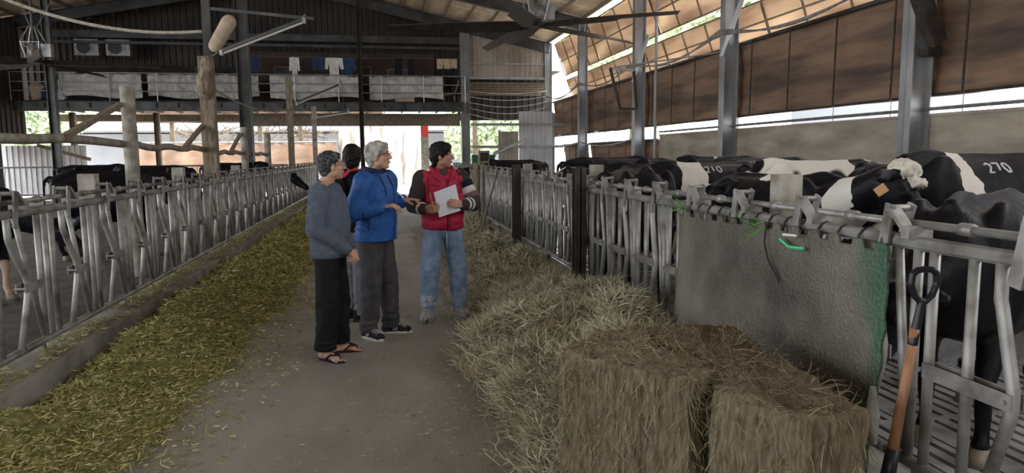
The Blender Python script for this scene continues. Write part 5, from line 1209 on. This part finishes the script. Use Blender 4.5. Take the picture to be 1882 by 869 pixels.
for sd in ('R', 'L'):
    if sd == 'L':
        band(D, sd, ('sh', 'el'), .42, .62, .087, mcream, 'white_stripe'); band(D, sd, ('sh', 'el'), .64, .8, .085, mmau, 'mauve_stripe'); band(D, sd, ('sh', 'el'), .2, .4, .089, mnvk, 'navy_stripe'); band(D, sd, ('el', 'wr'), .42, .54, .069, mcream, 'white_stripe')
    band(D, sd, ('el', 'wr'), .68, .78, .062, mcream, 'cuff_stripe')
# jeans details
b = MB(); b.tube([V((.118, .0, .99))*s_, V((.128, .005, .93))*s_, V((.125, .01, .84))*s_, V((.12, .012, .72))*s_], .004, 6); b.build('drawstring', mat('pale_cord', (.4, .45, .5), None, rough=.8), D['tro'], True, True)
# shoes inside clear plastic bags
for sd in ('R', 'L'):
    shoe(D, sd, pD, M['dark'], None)
    an = V(D['J']['an'+sd])*s_; fy = R_(D['J']['ft'+sd]); fd = V((math.cos(fy), math.sin(fy), 0)); sv = V((-fd.y, fd.x, 0)); a0 = V((an.x, an.y, 0)); hz_ = .26 if sd == 'R' else .34
    b = MB(); f_ = lambda c: a0+fd*c[0]+sv*c[1]+V((0, 0, c[2]))
    b.cap(f_((-.04, 0, .06)), f_((.13, 0, .05)), .064, .056); b.cap(f_((.0, 0, .06)), f_((0, 0, .17)), .066, .075); b.cap(f_((0, 0, .17)), f_((.005, 0, hz_-.03)), .085, .088)
    me = blob(b, .009, 1, lambda p: .011*noise.noise(p*24)+.007*noise.noise(p*55))
    for v in me.vertices:
        v.co.z = max(.003, min(hz_+.01*noise.noise(v.co*30), v.co.z))
    link('plastic_overshoe', me, M['bag'], pD, True, True)
# papers + pen held by D
TD = PM[pD.name]
b = MB(TD); wrR = V(D['J']['wrR'])*s_; wrL = V(D['J']['wrL'])*s_
pc = V((.325, -.03, 1.17))*s_; ux = V((.10, 1, .36)).normalized(); uy = V((.35, -.28, .85)); uy = (uy-ux*uy.dot(ux)).normalized(); un = ux.cross(uy)
for k in range(3):
    o_ = pc+un*.003*k; cs = [(-.115, -.13), (.10, -.15+.004*k), (.125, .13), (-.09+.004*k, .13)]
    vs = [o_+ux*a+uy*c for a, c in cs]; vs2 = [v+un*.0015 for v in vs]; b.add(vs+vs2, [(0, 1, 2, 3), (7, 6, 5, 4), (0, 4, 5, 1), (1, 5, 6, 2), (2, 6, 7, 3), (3, 7, 4, 0)])
mpap, t_, b_ = nodes('printed_paper'); b_.inputs['Roughness'].default_value = .7; b_.inputs['Base Color'].default_value = (.75, .77, .85, 1)
tag(b.build('paper_sheets', mpap), 'white sheets of paper held up by the man in the crimson vest', 'paper')
b = MB(TD); q = wrR+V((.075, .06, .03)); b.tube([q, q+V((-.03, -.02, .13))], .0045, 8); tag(b.build('pen', mat('tan_pen', (.45, .25, .15), None, rough=.4)), 'short tan pen in the right hand of the man in the crimson vest', 'pen')
